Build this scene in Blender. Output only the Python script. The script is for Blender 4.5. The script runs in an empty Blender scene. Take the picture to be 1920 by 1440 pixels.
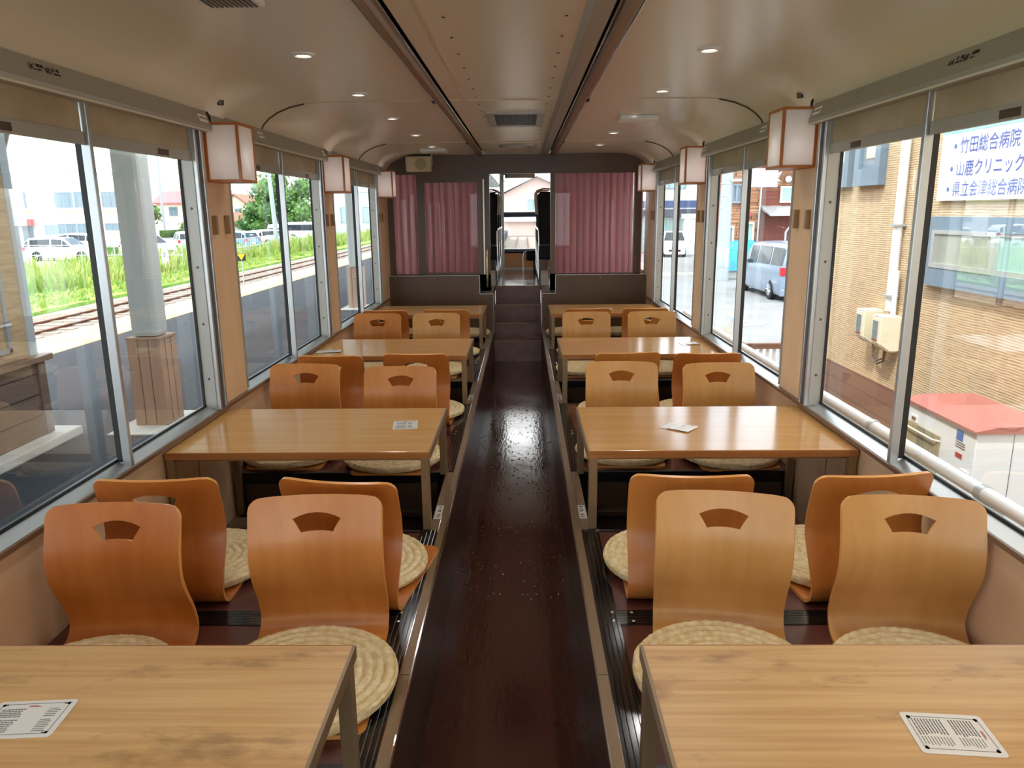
import bpy, bmesh, math, random
from mathutils import Vector, Matrix
random.seed(7)
PI = math.pi
C = bpy.context.scene.collection
R = math.radians

# ------------------------------------------------------------------ materials
def lin(h):
    h = h.lstrip('#')
    o = []
    for i in (0, 2, 4):
        c = int(h[i:i+2], 16) / 255
        o.append(c / 12.92 if c <= .04045 else ((c + .055) / 1.055) ** 2.4)
    return tuple(o) + (1,)

def nodes(name):
    m = bpy.data.materials.new(name); m.use_nodes = True
    nt = m.node_tree; N = nt.nodes; L = nt.links
    return m, N, L, N['Principled BSDF']

def mapping(N, L, scale, rot=(0, 0, 0)):
    tc = N.new('ShaderNodeTexCoord'); mp = N.new('ShaderNodeMapping')
    mp.inputs['Scale'].default_value = scale; mp.inputs['Rotation'].default_value = rot
    L.new(tc.outputs['Object'], mp.inputs['Vector'])
    return mp.outputs['Vector']

def mat(name, col, rough=.5, metal=0., spec=.5, col2=None, scale=(8, 8, 8), detail=4, lo=.35, hi=.65,
        bump=0., bscale=None, coat=0., trans=0., rvar=0., dist=.01, rot=(0, 0, 0)):
    m, N, L, b = nodes(name)
    c = lin(col) if isinstance(col, str) else col
    b.inputs['Base Color'].default_value = c
    b.inputs['Roughness'].default_value = rough
    b.inputs['Metallic'].default_value = metal
    b.inputs['Specular IOR Level'].default_value = spec
    b.inputs['Coat Weight'].default_value = coat
    b.inputs['Coat Roughness'].default_value = .1
    if col2 or rvar:
        v = mapping(N, L, scale, rot)
        n = N.new('ShaderNodeTexNoise'); n.inputs['Scale'].default_value = 1; n.inputs['Detail'].default_value = detail
        L.new(v, n.inputs['Vector'])
        r = N.new('ShaderNodeMapRange'); r.inputs['From Min'].default_value = lo; r.inputs['From Max'].default_value = hi
        L.new(n.outputs['Fac'], r.inputs['Value'])
        if col2:
            mx = N.new('ShaderNodeMix'); mx.data_type = 'RGBA'
            mx.inputs['A'].default_value = c; mx.inputs['B'].default_value = lin(col2) if isinstance(col2, str) else col2
            L.new(r.outputs['Result'], mx.inputs['Factor']); L.new(mx.outputs['Result'], b.inputs['Base Color'])
        if rvar:
            r2 = N.new('ShaderNodeMapRange'); r2.inputs['To Min'].default_value = rough - rvar; r2.inputs['To Max'].default_value = rough + rvar
            L.new(n.outputs['Fac'], r2.inputs['Value']); L.new(r2.outputs['Result'], b.inputs['Roughness'])
    if bump:
        v2 = mapping(N, L, bscale or scale, rot)
        n2 = N.new('ShaderNodeTexNoise'); n2.inputs['Scale'].default_value = 1; n2.inputs['Detail'].default_value = 3
        L.new(v2, n2.inputs['Vector'])
        bp = N.new('ShaderNodeBump'); bp.inputs['Strength'].default_value = bump; bp.inputs['Distance'].default_value = dist
        L.new(n2.outputs['Fac'], bp.inputs['Height']); L.new(bp.outputs['Normal'], b.inputs['Normal'])
    return m

def wood(name, col, dark, rough=.3, along='x', rings=.5, spec=.5, wear=0., fine=1.):
    """long-grained timber: two stretched noises and optional worn stains"""
    m, N, L, b = nodes(name)
    s = {'x': (1.2, 34, 34), 'y': (34, 1.2, 34), 'z': (34, 34, 1.2)}[along]
    v = mapping(N, L, tuple(q * fine for q in s))
    n = N.new('ShaderNodeTexNoise'); n.inputs['Scale'].default_value = 1; n.inputs['Detail'].default_value = 6
    n.inputs['Distortion'].default_value = .4
    L.new(v, n.inputs['Vector'])
    v2 = mapping(N, L, tuple(q * .22 for q in s))
    n2 = N.new('ShaderNodeTexNoise'); n2.inputs['Scale'].default_value = 1; n2.inputs['Detail'].default_value = 2
    L.new(v2, n2.inputs['Vector'])
    ad = N.new('ShaderNodeMath'); ad.operation = 'MULTIPLY_ADD'; ad.inputs[1].default_value = .6
    L.new(n.outputs['Fac'], ad.inputs[0])
    ml = N.new('ShaderNodeMath'); ml.operation = 'MULTIPLY'; ml.inputs[1].default_value = .4
    L.new(n2.outputs['Fac'], ml.inputs[0]); L.new(ml.outputs[0], ad.inputs[2])
    r = N.new('ShaderNodeMapRange'); r.inputs['From Min'].default_value = .36; r.inputs['From Max'].default_value = .68
    L.new(ad.outputs[0], r.inputs['Value'])
    mx = N.new('ShaderNodeMix'); mx.data_type = 'RGBA'
    mx.inputs['A'].default_value = lin(col); mx.inputs['B'].default_value = lin(dark)
    L.new(r.outputs['Result'], mx.inputs['Factor'])
    out = mx.outputs['Result']
    if wear:
        v3 = mapping(N, L, (3.5, 8, 8))
        n3 = N.new('ShaderNodeTexNoise'); n3.inputs['Scale'].default_value = 1; n3.inputs['Detail'].default_value = 5
        n3.inputs['Roughness'].default_value = .65
        L.new(v3, n3.inputs['Vector'])
        r3 = N.new('ShaderNodeMapRange'); r3.inputs['From Min'].default_value = .56; r3.inputs['From Max'].default_value = .74
        r3.inputs['To Max'].default_value = wear
        L.new(n3.outputs['Fac'], r3.inputs['Value'])
        mx2 = N.new('ShaderNodeMix'); mx2.data_type = 'RGBA'
        mx2.inputs['B'].default_value = lin('#4a2a18')
        L.new(out, mx2.inputs['A']); L.new(r3.outputs['Result'], mx2.inputs['Factor'])
        out = mx2.outputs['Result']
    L.new(out, b.inputs['Base Color'])
    b.inputs['Roughness'].default_value = rough
    b.inputs['Specular IOR Level'].default_value = spec
    bp = N.new('ShaderNodeBump'); bp.inputs['Strength'].default_value = .04; bp.inputs['Distance'].default_value = .004
    L.new(n.outputs['Fac'], bp.inputs['Height']); L.new(bp.outputs['Normal'], b.inputs['Normal'])
    return m

def glass(name, tint=(1, 1, 1, 1), ior=1.45, rough=0.):
    m, N, L, b = nodes(name)
    N.remove(b)
    t = N.new('ShaderNodeBsdfTransparent'); t.inputs['Color'].default_value = tint
    g = N.new('ShaderNodeBsdfGlossy'); g.inputs['Roughness'].default_value = rough
    f = N.new('ShaderNodeFresnel'); f.inputs['IOR'].default_value = ior
    ml = N.new('ShaderNodeMath'); ml.operation = 'MULTIPLY'; ml.inputs[1].default_value = .3
    mx = N.new('ShaderNodeMixShader')
    L.new(f.outputs[0], ml.inputs[0]); L.new(ml.outputs[0], mx.inputs[0]); L.new(t.outputs[0], mx.inputs[1]); L.new(g.outputs[0], mx.inputs[2])
    L.new(mx.outputs[0], N['Material Output'].inputs['Surface'])
    return m

def emis(name, col, s):
    m, N, L, b = nodes(name)
    b.inputs['Base Color'].default_value = lin(col)
    b.inputs['Emission Color'].default_value = lin(col); b.inputs['Emission Strength'].default_value = s
    return m

def stripes(name, col, dark, axis, freq, rough=.6, strength=.5, width=.5, metal=0, dist=.004):
    """evenly spaced ridges across one axis"""
    m, N, L, b = nodes(name)
    tc = N.new('ShaderNodeTexCoord'); sp = N.new('ShaderNodeSeparateXYZ'); L.new(tc.outputs['Object'], sp.inputs[0])
    a = N.new('ShaderNodeMath'); a.operation = 'MULTIPLY'; a.inputs[1].default_value = freq
    L.new(sp.outputs[axis], a.inputs[0])
    fr = N.new('ShaderNodeMath'); fr.operation = 'FRACT'; L.new(a.outputs[0], fr.inputs[0])
    r = N.new('ShaderNodeMapRange'); r.inputs['From Min'].default_value = width - .08; r.inputs['From Max'].default_value = width + .08
    L.new(fr.outputs[0], r.inputs['Value'])
    mx = N.new('ShaderNodeMix'); mx.data_type = 'RGBA'; mx.inputs['A'].default_value = lin(col); mx.inputs['B'].default_value = lin(dark)
    L.new(r.outputs['Result'], mx.inputs['Factor']); L.new(mx.outputs['Result'], b.inputs['Base Color'])
    bp = N.new('ShaderNodeBump'); bp.inputs['Strength'].default_value = strength; bp.inputs['Distance'].default_value = dist; bp.invert = True
    L.new(r.outputs['Result'], bp.inputs['Height']); L.new(bp.outputs['Normal'], b.inputs['Normal'])
    b.inputs['Roughness'].default_value = rough; b.inputs['Metallic'].default_value = metal
    return m

def wetfloor(name, col):
    m, N, L, b = nodes(name)
    b.inputs['Base Color'].default_value = lin(col); b.inputs['Specular IOR Level'].default_value = .62
    v = mapping(N, L, (34, 24, 34))
    vo = N.new('ShaderNodeTexVoronoi'); vo.inputs['Scale'].default_value = 1; vo.inputs['Randomness'].default_value = 1
    L.new(v, vo.inputs['Vector'])
    r = N.new('ShaderNodeMapRange'); r.inputs['From Min'].default_value = .08; r.inputs['From Max'].default_value = .26
    r.inputs['To Min'].default_value = 1; r.inputs['To Max'].default_value = 0; r.interpolation_type = 'SMOOTHSTEP'
    L.new(vo.outputs['Distance'], r.inputs['Value'])
    n = N.new('ShaderNodeTexNoise'); n.inputs['Scale'].default_value = 3.2; L.new(mapping(N, L, (1, 1, 1)), n.inputs['Vector'])
    r2 = N.new('ShaderNodeMapRange'); r2.inputs['From Min'].default_value = .38; r2.inputs['From Max'].default_value = .5
    L.new(n.outputs['Fac'], r2.inputs['Value'])
    tcy = N.new('ShaderNodeTexCoord'); sy = N.new('ShaderNodeSeparateXYZ'); L.new(tcy.outputs['Object'], sy.inputs[0])
    ry = N.new('ShaderNodeMapRange'); ry.inputs['From Min'].default_value = 2.8; ry.inputs['From Max'].default_value = 3.4; L.new(sy.outputs['Y'], ry.inputs['Value'])
    sc_ = N.new('ShaderNodeSeparateColor'); L.new(vo.outputs['Color'], sc_.inputs[0])
    gt = N.new('ShaderNodeMath'); gt.operation = 'GREATER_THAN'; gt.inputs[1].default_value = .3; L.new(sc_.outputs[0], gt.inputs[0])
    m1 = N.new('ShaderNodeMath'); m1.operation = 'MULTIPLY'; L.new(ry.outputs['Result'], m1.inputs[0]); L.new(gt.outputs[0], m1.inputs[1])
    m2 = N.new('ShaderNodeMath'); m2.operation = 'MULTIPLY'; L.new(m1.outputs[0], m2.inputs[0]); L.new(r2.outputs['Result'], m2.inputs[1])
    ml = N.new('ShaderNodeMath'); ml.operation = 'MULTIPLY'; L.new(r.outputs['Result'], ml.inputs[0]); L.new(m2.outputs[0], ml.inputs[1])
    n3 = N.new('ShaderNodeTexNoise'); n3.inputs['Scale'].default_value = 1; L.new(mapping(N, L, (60, 14, 60)), n3.inputs['Vector'])
    ad = N.new('ShaderNodeMath'); ad.operation = 'MULTIPLY_ADD'; ad.inputs[1].default_value = .05
    L.new(n3.outputs['Fac'], ad.inputs[0]); L.new(ml.outputs[0], ad.inputs[2])
    bp = N.new('ShaderNodeBump'); bp.inputs['Strength'].default_value = 1.; bp.inputs['Distance'].default_value = .011
    L.new(ad.outputs[0], bp.inputs['Height']); L.new(bp.outputs['Normal'], b.inputs['Normal'])
    r4 = N.new('ShaderNodeMapRange'); r4.inputs['To Min'].default_value = .04; r4.inputs['To Max'].default_value = .2
    L.new(n.outputs['Fac'], r4.inputs['Value']); L.new(r4.outputs['Result'], b.inputs['Roughness'])
    return m

def curtain_mat(name, col):
    m, N, L, b = nodes(name)
    b.inputs['Base Color'].default_value = lin(col); b.inputs['Roughness'].default_value = .8
    t = N.new('ShaderNodeBsdfTranslucent'); t.inputs['Color'].default_value = lin(col)
    mx = N.new('ShaderNodeMixShader'); mx.inputs[0].default_value = .45
    L.new(b.outputs[0], mx.inputs[1]); L.new(t.outputs[0], mx.inputs[2]); L.new(mx.outputs[0], N['Material Output'].inputs['Surface'])
    return m

def foliage_mat(name, a, c):
    m, N, L, b = nodes(name)
    n = N.new('ShaderNodeTexNoise'); n.inputs['Scale'].default_value = .8; L.new(mapping(N, L, (1, 1, 1)), n.inputs['Vector'])
    n.inputs['Detail'].default_value = 8
    r = N.new('ShaderNodeMapRange'); r.inputs['From Min'].default_value = .38; r.inputs['From Max'].default_value = .62
    L.new(n.outputs['Fac'], r.inputs['Value'])
    mx = N.new('ShaderNodeMix'); mx.data_type = 'RGBA'; mx.inputs['A'].default_value = lin(a); mx.inputs['B'].default_value = lin(c)
    L.new(r.outputs['Result'], mx.inputs['Factor']); L.new(mx.outputs['Result'], b.inputs['Base Color'])
    t = N.new('ShaderNodeBsdfTranslucent'); L.new(mx.outputs['Result'], t.inputs['Color'])
    b.inputs['Roughness'].default_value = .5
    ms = N.new('ShaderNodeMixShader'); ms.inputs[0].default_value = .35
    L.new(b.outputs[0], ms.inputs[1]); L.new(t.outputs[0], ms.inputs[2]); L.new(ms.outputs[0], N['Material Output'].inputs['Surface'])
    return m

MT = {}
def defmats():
    d = MT
    d['ceil'] = mat('cream ceiling panel', '#dfd9cb', .26, spec=.5)
    d['seam'] = mat('pale ceiling joint', '#c9bda8', .5)
    d['dark'] = mat('near black rubber', '#121212', .5)
    d['blackgloss'] = mat('black plastic', '#161518', .28)
    d['peach'] = mat('peach laminate wall', '#dfbc95', .36, col2='#d5b088', scale=(9, 9, 3), lo=.3, hi=.7)
    d['peachlow'] = mat('beige laminate dado', '#cdae90', .3, col2='#c09e7e', scale=(7, 7, 5), lo=.3, hi=.7)
    d['trimbrown'] = mat('brown edge trim', '#6d5340', .3, spec=.5)
    d['alu'] = mat('brushed aluminium', '#b4b8ba', .32, metal=.75, rvar=.06, scale=(3, 3, 40))
    d['aluflat'] = mat('grey painted metal', '#a3a29c', .35, metal=.25)
    d['chrome'] = mat('polished steel', '#cfcfd0', .12, metal=1.)
    d['taupe'] = mat('taupe painted steel', '#8a7358', .34, metal=.35)
    d['taupedark'] = mat('dark taupe panel', '#4b3b2e', .35, col2='#453528', scale=(3, 3, 3))
    d['brownpanel'] = mat('brown decorated panel', '#573f2b', .34, col2='#4f3926', scale=(2, 2, 2), spec=.45)
    d['beige'] = mat('beige plastic', '#c8c0a2', .45)
    d['beigemesh'] = mat('beige speaker mesh', '#a9a183', .7, bump=.5, bscale=(300, 300, 300), dist=.002)
    d['table'] = wood('oak veneer tabletop', '#cf9f63', '#bd8a50', .16, 'x', spec=.55, fine=1.5)
    d['tableworn'] = wood('worn oak veneer tabletop', '#d3ab74', '#b58650', .34, 'x', wear=.7, fine=1.7)
    d['tableedge'] = wood('oak edge band', '#a8703f', '#8a5528', .3, 'x')
    d['chair'] = wood('bent beech plywood', '#ca8542', '#b9712f', .36, 'z', fine=.6, spec=.55)
    d['chairdark'] = wood('deep orange bent plywood', '#c07331', '#ae6023', .36, 'z', fine=.6, spec=.55)
    d['chairpale'] = wood('pale bent plywood', '#cf9a5c', '#c18a48', .36, 'z', fine=.6, spec=.55)  # same chair wood; the pale tone puts window sheen into the colour
    d['plyedge'] = mat('varnished ply edge', '#d89a55', .3)
    d['straw'] = mat('plaited straw', '#e9d8b0', .75, col2='#d3b985', scale=(45, 45, 45), bump=.25, bscale=(200, 200, 200), dist=.002)
    d['floor'] = wetfloor('wet maroon lino', '#42211b')
    d['step'] = mat('maroon lino step', '#643f3a', .28, col2='#75504a', scale=(14, 14, 14), spec=.5)
    d['platform'] = mat('maroon lino platform', '#57302a', .22, spec=.5, bump=.06, bscale=(40, 40, 40))
    d['strip'] = stripes('black grooved nosing', '#1b1a1c', '#050505', 0, 66, .12, .6)
    d['stripy'] = stripes('black grooved divider', '#1b1a1c', '#050505', 1, 66, .12, .6)
    d['lampwood'] = wood('cedar lantern frame', '#bf7a40', '#a5602c', .4, 'z')
    d['brownwood'] = wood('light brown coat peg', '#9c8160', '#84694a', .45, 'z')
    d['steel'] = mat('dull steel screw', '#55534e', .4, metal=.8)
    d['paper'] = mat('white card', '#dcdad6', .25)
    d['inkgrey'] = mat('grey print', '#56585e', .6)
    d['inkred'] = mat('red print', '#a8463a', .6)
    d['ink'] = mat('black print', '#2b2724', .6)
    d['blind'] = mat('beige blind cloth', '#b8ab98', .8, col2='#a99b86', scale=(6, 6, 6), bump=.15, bscale=(200, 200, 200))
    d['glass'] = glass('window glass', (.97, .985, .98, 1))
    d['door_glass'] = glass('partition glass', (.95, .93, .93, 1))
    d['curtain'] = curtain_mat('mauve pleated curtain', '#d6a3a7')
    d['seatfab'] = mat('black seat moquette', '#141318', .85)
    d['white'] = mat('white paint', '#e6ebee', .4)
    d['offwhite'] = mat('off white panel', '#b9b8b0', .45)
    d['frontpanel'] = mat('orange brown cab panel', '#b07848', .45)
    m, N, L, b = nodes('white lantern paper')
    b.inputs['Base Color'].default_value = lin('#f4f3f2'); b.inputs['Roughness'].default_value = .6
    t = N.new('ShaderNodeBsdfTranslucent'); t.inputs['Color'].default_value = lin('#fbfcff')
    mx = N.new('ShaderNodeMixShader'); mx.inputs[0].default_value = .5
    L.new(b.outputs[0], mx.inputs[1]); L.new(t.outputs[0], mx.inputs[2]); L.new(mx.outputs[0], N['Material Output'].inputs['Surface'])
    d['lamp_paper'] = m
    # outside
    d['asphalt'] = mat('damp platform asphalt', '#3d434a', .85, spec=.2, col2='#2c3137', scale=(60, 60, 60), lo=.3, hi=.7, bump=.6, bscale=(90, 90, 90))
    d['road'] = mat('pale road asphalt', '#747677', .8, col2='#7f8182', scale=(1.2, 1.2, 1.2), bump=.3, bscale=(40, 40, 40))
    d['concrete'] = mat('sunny concrete', '#b09d8b', .85, col2='#a28f7c', scale=(2, 2, 2))
    d['whitecon'] = mat('white concrete', '#c4c5be', .8, col2='#b6b5ae', scale=(3, 3, 3))
    d['yellowline'] = mat('faded yellow line', '#d8b468', .8)
    d['gravel'] = mat('track ballast', '#94897d', .95, col2='#6d625a', scale=(9, 9, 9), lo=.4, hi=.6, bump=1., bscale=(9, 9, 9), dist=.08)
    d['rail'] = mat('rusty rail', '#6b4032', .7, metal=.2)
    d['sleeper'] = mat('concrete sleeper', '#8c8378', .9)
    d['grass'] = mat('summer grass', '#6f9c33', .9, col2='#8fb548', scale=(.7, .7, .7), bump=.8, bscale=(8, 8, 8), dist=.1)
    d['weeds'] = foliage_mat('wild weeds', '#7c9c44', '#a0a85c')
    d['leaves'] = foliage_mat('broad leaf foliage', '#355f2b', '#6c9a4a')
    d['leaves2'] = foliage_mat('light foliage', '#4f7d33', '#8fb45a')
    d['bark'] = mat('bark', '#5d4c3d', .9)
    d['lot'] = mat('car park asphalt', '#8f9192', .9)
    d['render_white'] = mat('white rendered wall', '#cfd0cd', .8)
    d['winblue'] = mat('outside window pane', '#6c818c', .12, spec=.7)
    d['winframe'] = mat('grey window frame', '#7d8b96', .4)
    d['bluegrey'] = mat('blue grey metal surround', '#6f8496', .45)
    d['palewin'] = mat('lace curtained pane', '#cdc8b4', .25)
    d['tealwin'] = mat('frosted teal pane', '#8fb5b0', .15)
    d['redroof'] = mat('red metal roof', '#c25a5c', .5)
    d['brownroof'] = mat('brown tiled roof', '#8d6250', .8)
    d['creamwall'] = mat('cream wall', '#e5d9c0', .8)
    d['pillar'] = mat('pale grey steel column', '#adb5b4', .4)
    d['cladding'] = wood('weathered cladding boards', '#a98d78', '#957a66', .6, 'z')
    d['shedboard'] = wood('dark shed boards', '#6b5a52', '#57483f', .6, 'y')
    d['shedrail'] = wood('shed sill rail', '#7d6656', '#6a5547', .6, 'y')
    d['shedcloth'] = mat('beige shed wall', '#a89679', .7, col2='#8f7d62', scale=(3, 3, 30))
    d['bluepost'] = mat('pale blue grey post', '#93a4b0', .5)
    d['siding'] = None
    d['planks'] = stripes('brown composite planks', '#7d5b4b', '#4d372d', 2, 7.1, .6, .5, .92)
    d['hp_red'] = mat('faded red lid', '#a3625a', .5)
    d['hp_white'] = mat('white enamel casing', '#e4e8ea', .35)
    d['meter'] = mat('cream meter casing', '#e7dfc6', .45)
    d['cable'] = mat('grey cable', '#5b564f', .5)
    d['log'] = wood('pale log siding', '#b98a66', '#8a5d42', .7, 'x', fine=.2)
    d['redwood'] = wood('red brown siding', '#8a4a3c', '#74392d', .7, 'x', fine=.2)
    d['navy'] = mat('navy fascia', '#33486f', .5)
    d['navy2'] = mat('dark slate band', '#3b4250', .6)
    d['paleblue'] = mat('pale blue wall', '#cfdbe0', .7)
    d['block'] = stripes('white block wall', '#d9e2e6', '#aebbc2', 2, 6, .8, .4, .9)
    d['carsilver'] = mat('silver car paint', '#8798ae', .22, metal=.35, coat=.6)
    d['carwhite'] = mat('white car paint', '#e8ecf0', .25, coat=.6)
    d['carblue'] = mat('blue car paint', '#6d9bd0', .25, metal=.2, coat=.6)
    d['carpale'] = mat('pale green car paint', '#bcd5d2', .25, coat=.6)
    d['carglass'] = mat('tinted car glass', '#222d35', .1, spec=.35)
    d['tyre'] = mat('tyre rubber', '#1a1a1b', .8)
    d['taillight'] = mat('red tail lamp', '#c0182a', .2)
    d['headlight'] = mat('clear head lamp', '#dfe6ea', .1)
    d['plate_y'] = mat('yellow number plate', '#f0b62a', .5)
    d['plate_w'] = mat('white number plate', '#e8e8e4', .5)
    d['tarp'] = mat('blue tarpaulin', '#2fa8e6', .4, col2='#1f86c6', scale=(3, 3, 3), bump=.6, bscale=(4, 4, 4), dist=.1)
    d['signwhite'] = mat('white sign face', '#f4f7fb', .5)
    d['signcyan'] = mat('cyan sign band', '#8fe0e8', .5)
    d['signblue'] = mat('blue sign lettering', '#4c5fb0', .5)
    d['yellow'] = mat('warning yellow', '#f2b21c', .5)
    d['polegrey'] = mat('pale concrete pole', '#9da8ae', .8)
    d['galv'] = mat('galvanised steel', '#b8bfc2', .4, metal=.5)
    d['hedge'] = foliage_mat('clipped hedge', '#3f6d2c', '#6f9a44')
    d['pinkhouse'] = mat('pale pink wall', '#bfa59d', .8)
    d['dryweed'] = foliage_mat('dry grass tuft', '#b9a57c', '#cdbf9a')
    d['water'] = mat('puddle', '#8d9aa3', .05, spec=.7)
    # fine horizontal brushed siding
    m, N, L, b = nodes('straw coloured ribbed siding')
    tc = N.new('ShaderNodeTexCoord'); sp = N.new('ShaderNodeSeparateXYZ'); L.new(tc.outputs['Object'], sp.inputs[0])
    n = N.new('ShaderNodeTexNoise'); n.inputs['Scale'].default_value = 1; n.inputs['Detail'].default_value = 2; L.new(mapping(N, L, (5, 5, 9)), n.inputs['Vector'])
    wz = N.new('ShaderNodeMath'); wz.operation = 'MULTIPLY_ADD'; wz.inputs[1].default_value = .02; L.new(n.outputs['Fac'], wz.inputs[0]); L.new(sp.outputs['Z'], wz.inputs[2])
    fq = N.new('ShaderNodeMath'); fq.operation = 'MULTIPLY'; fq.inputs[1].default_value = 52; L.new(wz.outputs[0], fq.inputs[0])
    fr = N.new('ShaderNodeMath'); fr.operation = 'PINGPONG'; fr.inputs[1].default_value = .5; L.new(fq.outputs[0], fr.inputs[0])
    n2 = N.new('ShaderNodeTexNoise'); n2.inputs['Scale'].default_value = 1; L.new(mapping(N, L, (9, 9, 60)), n2.inputs['Vector'])
    ad = N.new('ShaderNodeMath'); ad.operation = 'MULTIPLY_ADD'; ad.inputs[1].default_value = .5; L.new(n2.outputs['Fac'], ad.inputs[0]); L.new(fr.outputs[0], ad.inputs[2])
    cr = N.new('ShaderNodeValToRGB')
    cr.color_ramp.elements[0].position = .22; cr.color_ramp.elements[0].color = lin('#94785a')
    cr.color_ramp.elements[1].position = .42; cr.color_ramp.elements[1].color = lin('#c3aa88')
    e = cr.color_ramp.elements.new(.75); e.color = lin('#cbb594')
    L.new(ad.outputs[0], cr.inputs[0]); L.new(cr.outputs[0], b.inputs['Base Color'])
    bp = N.new('ShaderNodeBump'); bp.inputs['Strength'].default_value = .4; bp.inputs['Distance'].default_value = .008
    L.new(ad.outputs[0], bp.inputs['Height']); L.new(bp.outputs['Normal'], b.inputs['Normal'])
    b.inputs['Roughness'].default_value = .8
    d['siding'] = m
defmats()

# ------------------------------------------------------------------ geometry helpers
def tag(o, label=None, cat=None, group=None, kind=None):
    if label: o['label'] = label
    if cat: o['category'] = cat
    if group: o['group'] = group
    if kind: o['kind'] = kind
    return o

def thing(name, label, cat, loc=(0, 0, 0), rz=0., group=None):
    o = bpy.data.objects.new(name, None); C.objects.link(o)
    o.empty_display_size = .05
    o.location = loc; o.rotation_euler = (0, 0, rz)
    return tag(o, label, cat, group)

class MB:
    def __init__(self): self.bm = bmesh.new(); self.mi = 0; self.mats = None
    def _new(self, before):
        for f in self.bm.faces:
            if f.index == -1 or f not in before: pass
    def face(self, vs, mi=0, smooth=False):
        try:
            f = self.bm.faces.new(vs); f.material_index = mi; f.smooth = smooth; return f
        except ValueError: return None
    def v(self, p): return self.bm.verts.new(p)
    def box(self, x0, x1, y0, y1, z0, z1, bev=0., mi=0, rot=None):
        if x1 < x0: x0, x1 = x1, x0
        if y1 < y0: y0, y1 = y1, y0
        if z1 < z0: z0, z1 = z1, z0
        ps = [(x0, y0, z0), (x1, y0, z0), (x1, y1, z0), (x0, y1, z0), (x0, y0, z1), (x1, y0, z1), (x1, y1, z1), (x0, y1, z1)]
        if rot:
            c = Vector(((x0+x1)/2, (y0+y1)/2, (z0+z1)/2)); ps = [tuple(c + rot @ (Vector(p) - c)) for p in ps]
        vs = [self.v(p) for p in ps]
        fs = [self.face([vs[i] for i in q], mi) for q in ((0, 3, 2, 1), (4, 5, 6, 7), (0, 1, 5, 4), (1, 2, 6, 5), (2, 3, 7, 6), (3, 0, 4, 7))]
        if bev:
            es = list({e for f in fs for e in f.edges})
            r = bmesh.ops.bevel(self.bm, geom=es, offset=bev, segments=2, profile=.6, affect='EDGES', clamp_overlap=True)
            for f in r['faces']: f.material_index = mi
        return self
    def hexa(self, ps, mi=0):
        vs = [self.v(p) for p in ps]
        for q in ((0, 3, 2, 1), (4, 5, 6, 7), (0, 1, 5, 4), (1, 2, 6, 5), (2, 3, 7, 6), (3, 0, 4, 7)): self.face([vs[i] for i in q], mi)
        return self
    def tube(self, pts, r, n=10, mi=0, cap=True, smooth=True):
        pts = [Vector(p) for p in pts]; rings = []
        rs = r if isinstance(r, (list, tuple)) else [r] * len(pts)
        up = None
        for i, p in enumerate(pts):
            d = (pts[min(i+1, len(pts)-1)] - pts[max(i-1, 0)]).normalized()
            if up is None:
                up = Vector((0, 0, 1)) if abs(d.z) < .9 else Vector((1, 0, 0))
            a = d.cross(up).normalized(); b2 = a.cross(d).normalized(); up = b2
            rings.append([self.v(p + rs[i] * (math.cos(2*PI*k/n) * a + math.sin(2*PI*k/n) * b2)) for k in range(n)])
        for A, B in zip(rings, rings[1:]):
            for k in range(n): self.face([A[k], A[(k+1) % n], B[(k+1) % n], B[k]], mi, smooth)
        if cap:
            self.face(rings[0][::-1], mi); self.face(rings[-1], mi)
        return self
    def lathe(self, prof, c=(0, 0, 0), axis='z', n=32, mi=0, smooth=True):
        c = Vector(c); rings = []
        for r, h in prof:
            ring = []
            for k in range(n):
                a = 2*PI*k/n; u, w = r*math.cos(a), r*math.sin(a)
                p = {'z': (u, w, h), 'y': (u, h, -w), 'x': (h, u, w)}[axis]
                ring.append(self.v(c + Vector(p)))
            rings.append(ring)
        for A, B in zip(rings, rings[1:]):
            for k in range(n): self.face([A[k], A[(k+1) % n], B[(k+1) % n], B[k]], mi, smooth)
        if prof[0][0] > 1e-4: self.face(rings[0][::-1], mi)
        if prof[-1][0] > 1e-4: self.face(rings[-1], mi)
        return self
    def prism(self, poly, axis, a, b, mi=0, smooth=False):
        """poly in the two other axes (in xyz order), extruded from a to b"""
        def P(u, w, t): return {'x': (t, u, w), 'y': (u, t, w), 'z': (u, w, t)}[axis]
        A = [self.v(P(u, w, a)) for u, w in poly]; B = [self.v(P(u, w, b)) for u, w in poly]
        n = len(poly)
        for k in range(n): self.face([A[k], A[(k+1) % n], B[(k+1) % n], B[k]], mi, smooth)
        self.face(A[::-1], mi); self.face(B, mi)
        return self
    def quad(self, ps, mi=0): self.face([self.v(p) for p in ps], mi); return self
    def build(self, name, m, parent=None, world=False, mats=None, recalc=True):
        if recalc: bmesh.ops.recalc_face_normals(self.bm, faces=self.bm.faces[:])
        if world and parent is not None:
            off = Vector(parent.location)
            p2 = parent.parent
            while p2 is not None: off += Vector(p2.location); p2 = p2.parent
            bmesh.ops.translate(self.bm, verts=self.bm.verts[:], vec=-off)
        me = bpy.data.meshes.new(name); self.bm.to_mesh(me); self.bm.free()
        for x in ([m] + (mats or [])): me.materials.append(x)
        if any(p_.use_smooth for p_ in me.polygons): me.set_sharp_from_angle(angle=R(48))
        o = bpy.data.objects.new(name, me); C.objects.link(o)
        if parent is not None: o.parent = parent
        return o

def kids(o): return list(o.children)
def copy_tree(o, parent=None):
    c = o.copy(); C.objects.link(c)
    if parent is not None: c.parent = parent
    for ch in kids(o): copy_tree(ch, c)
    return c

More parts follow.
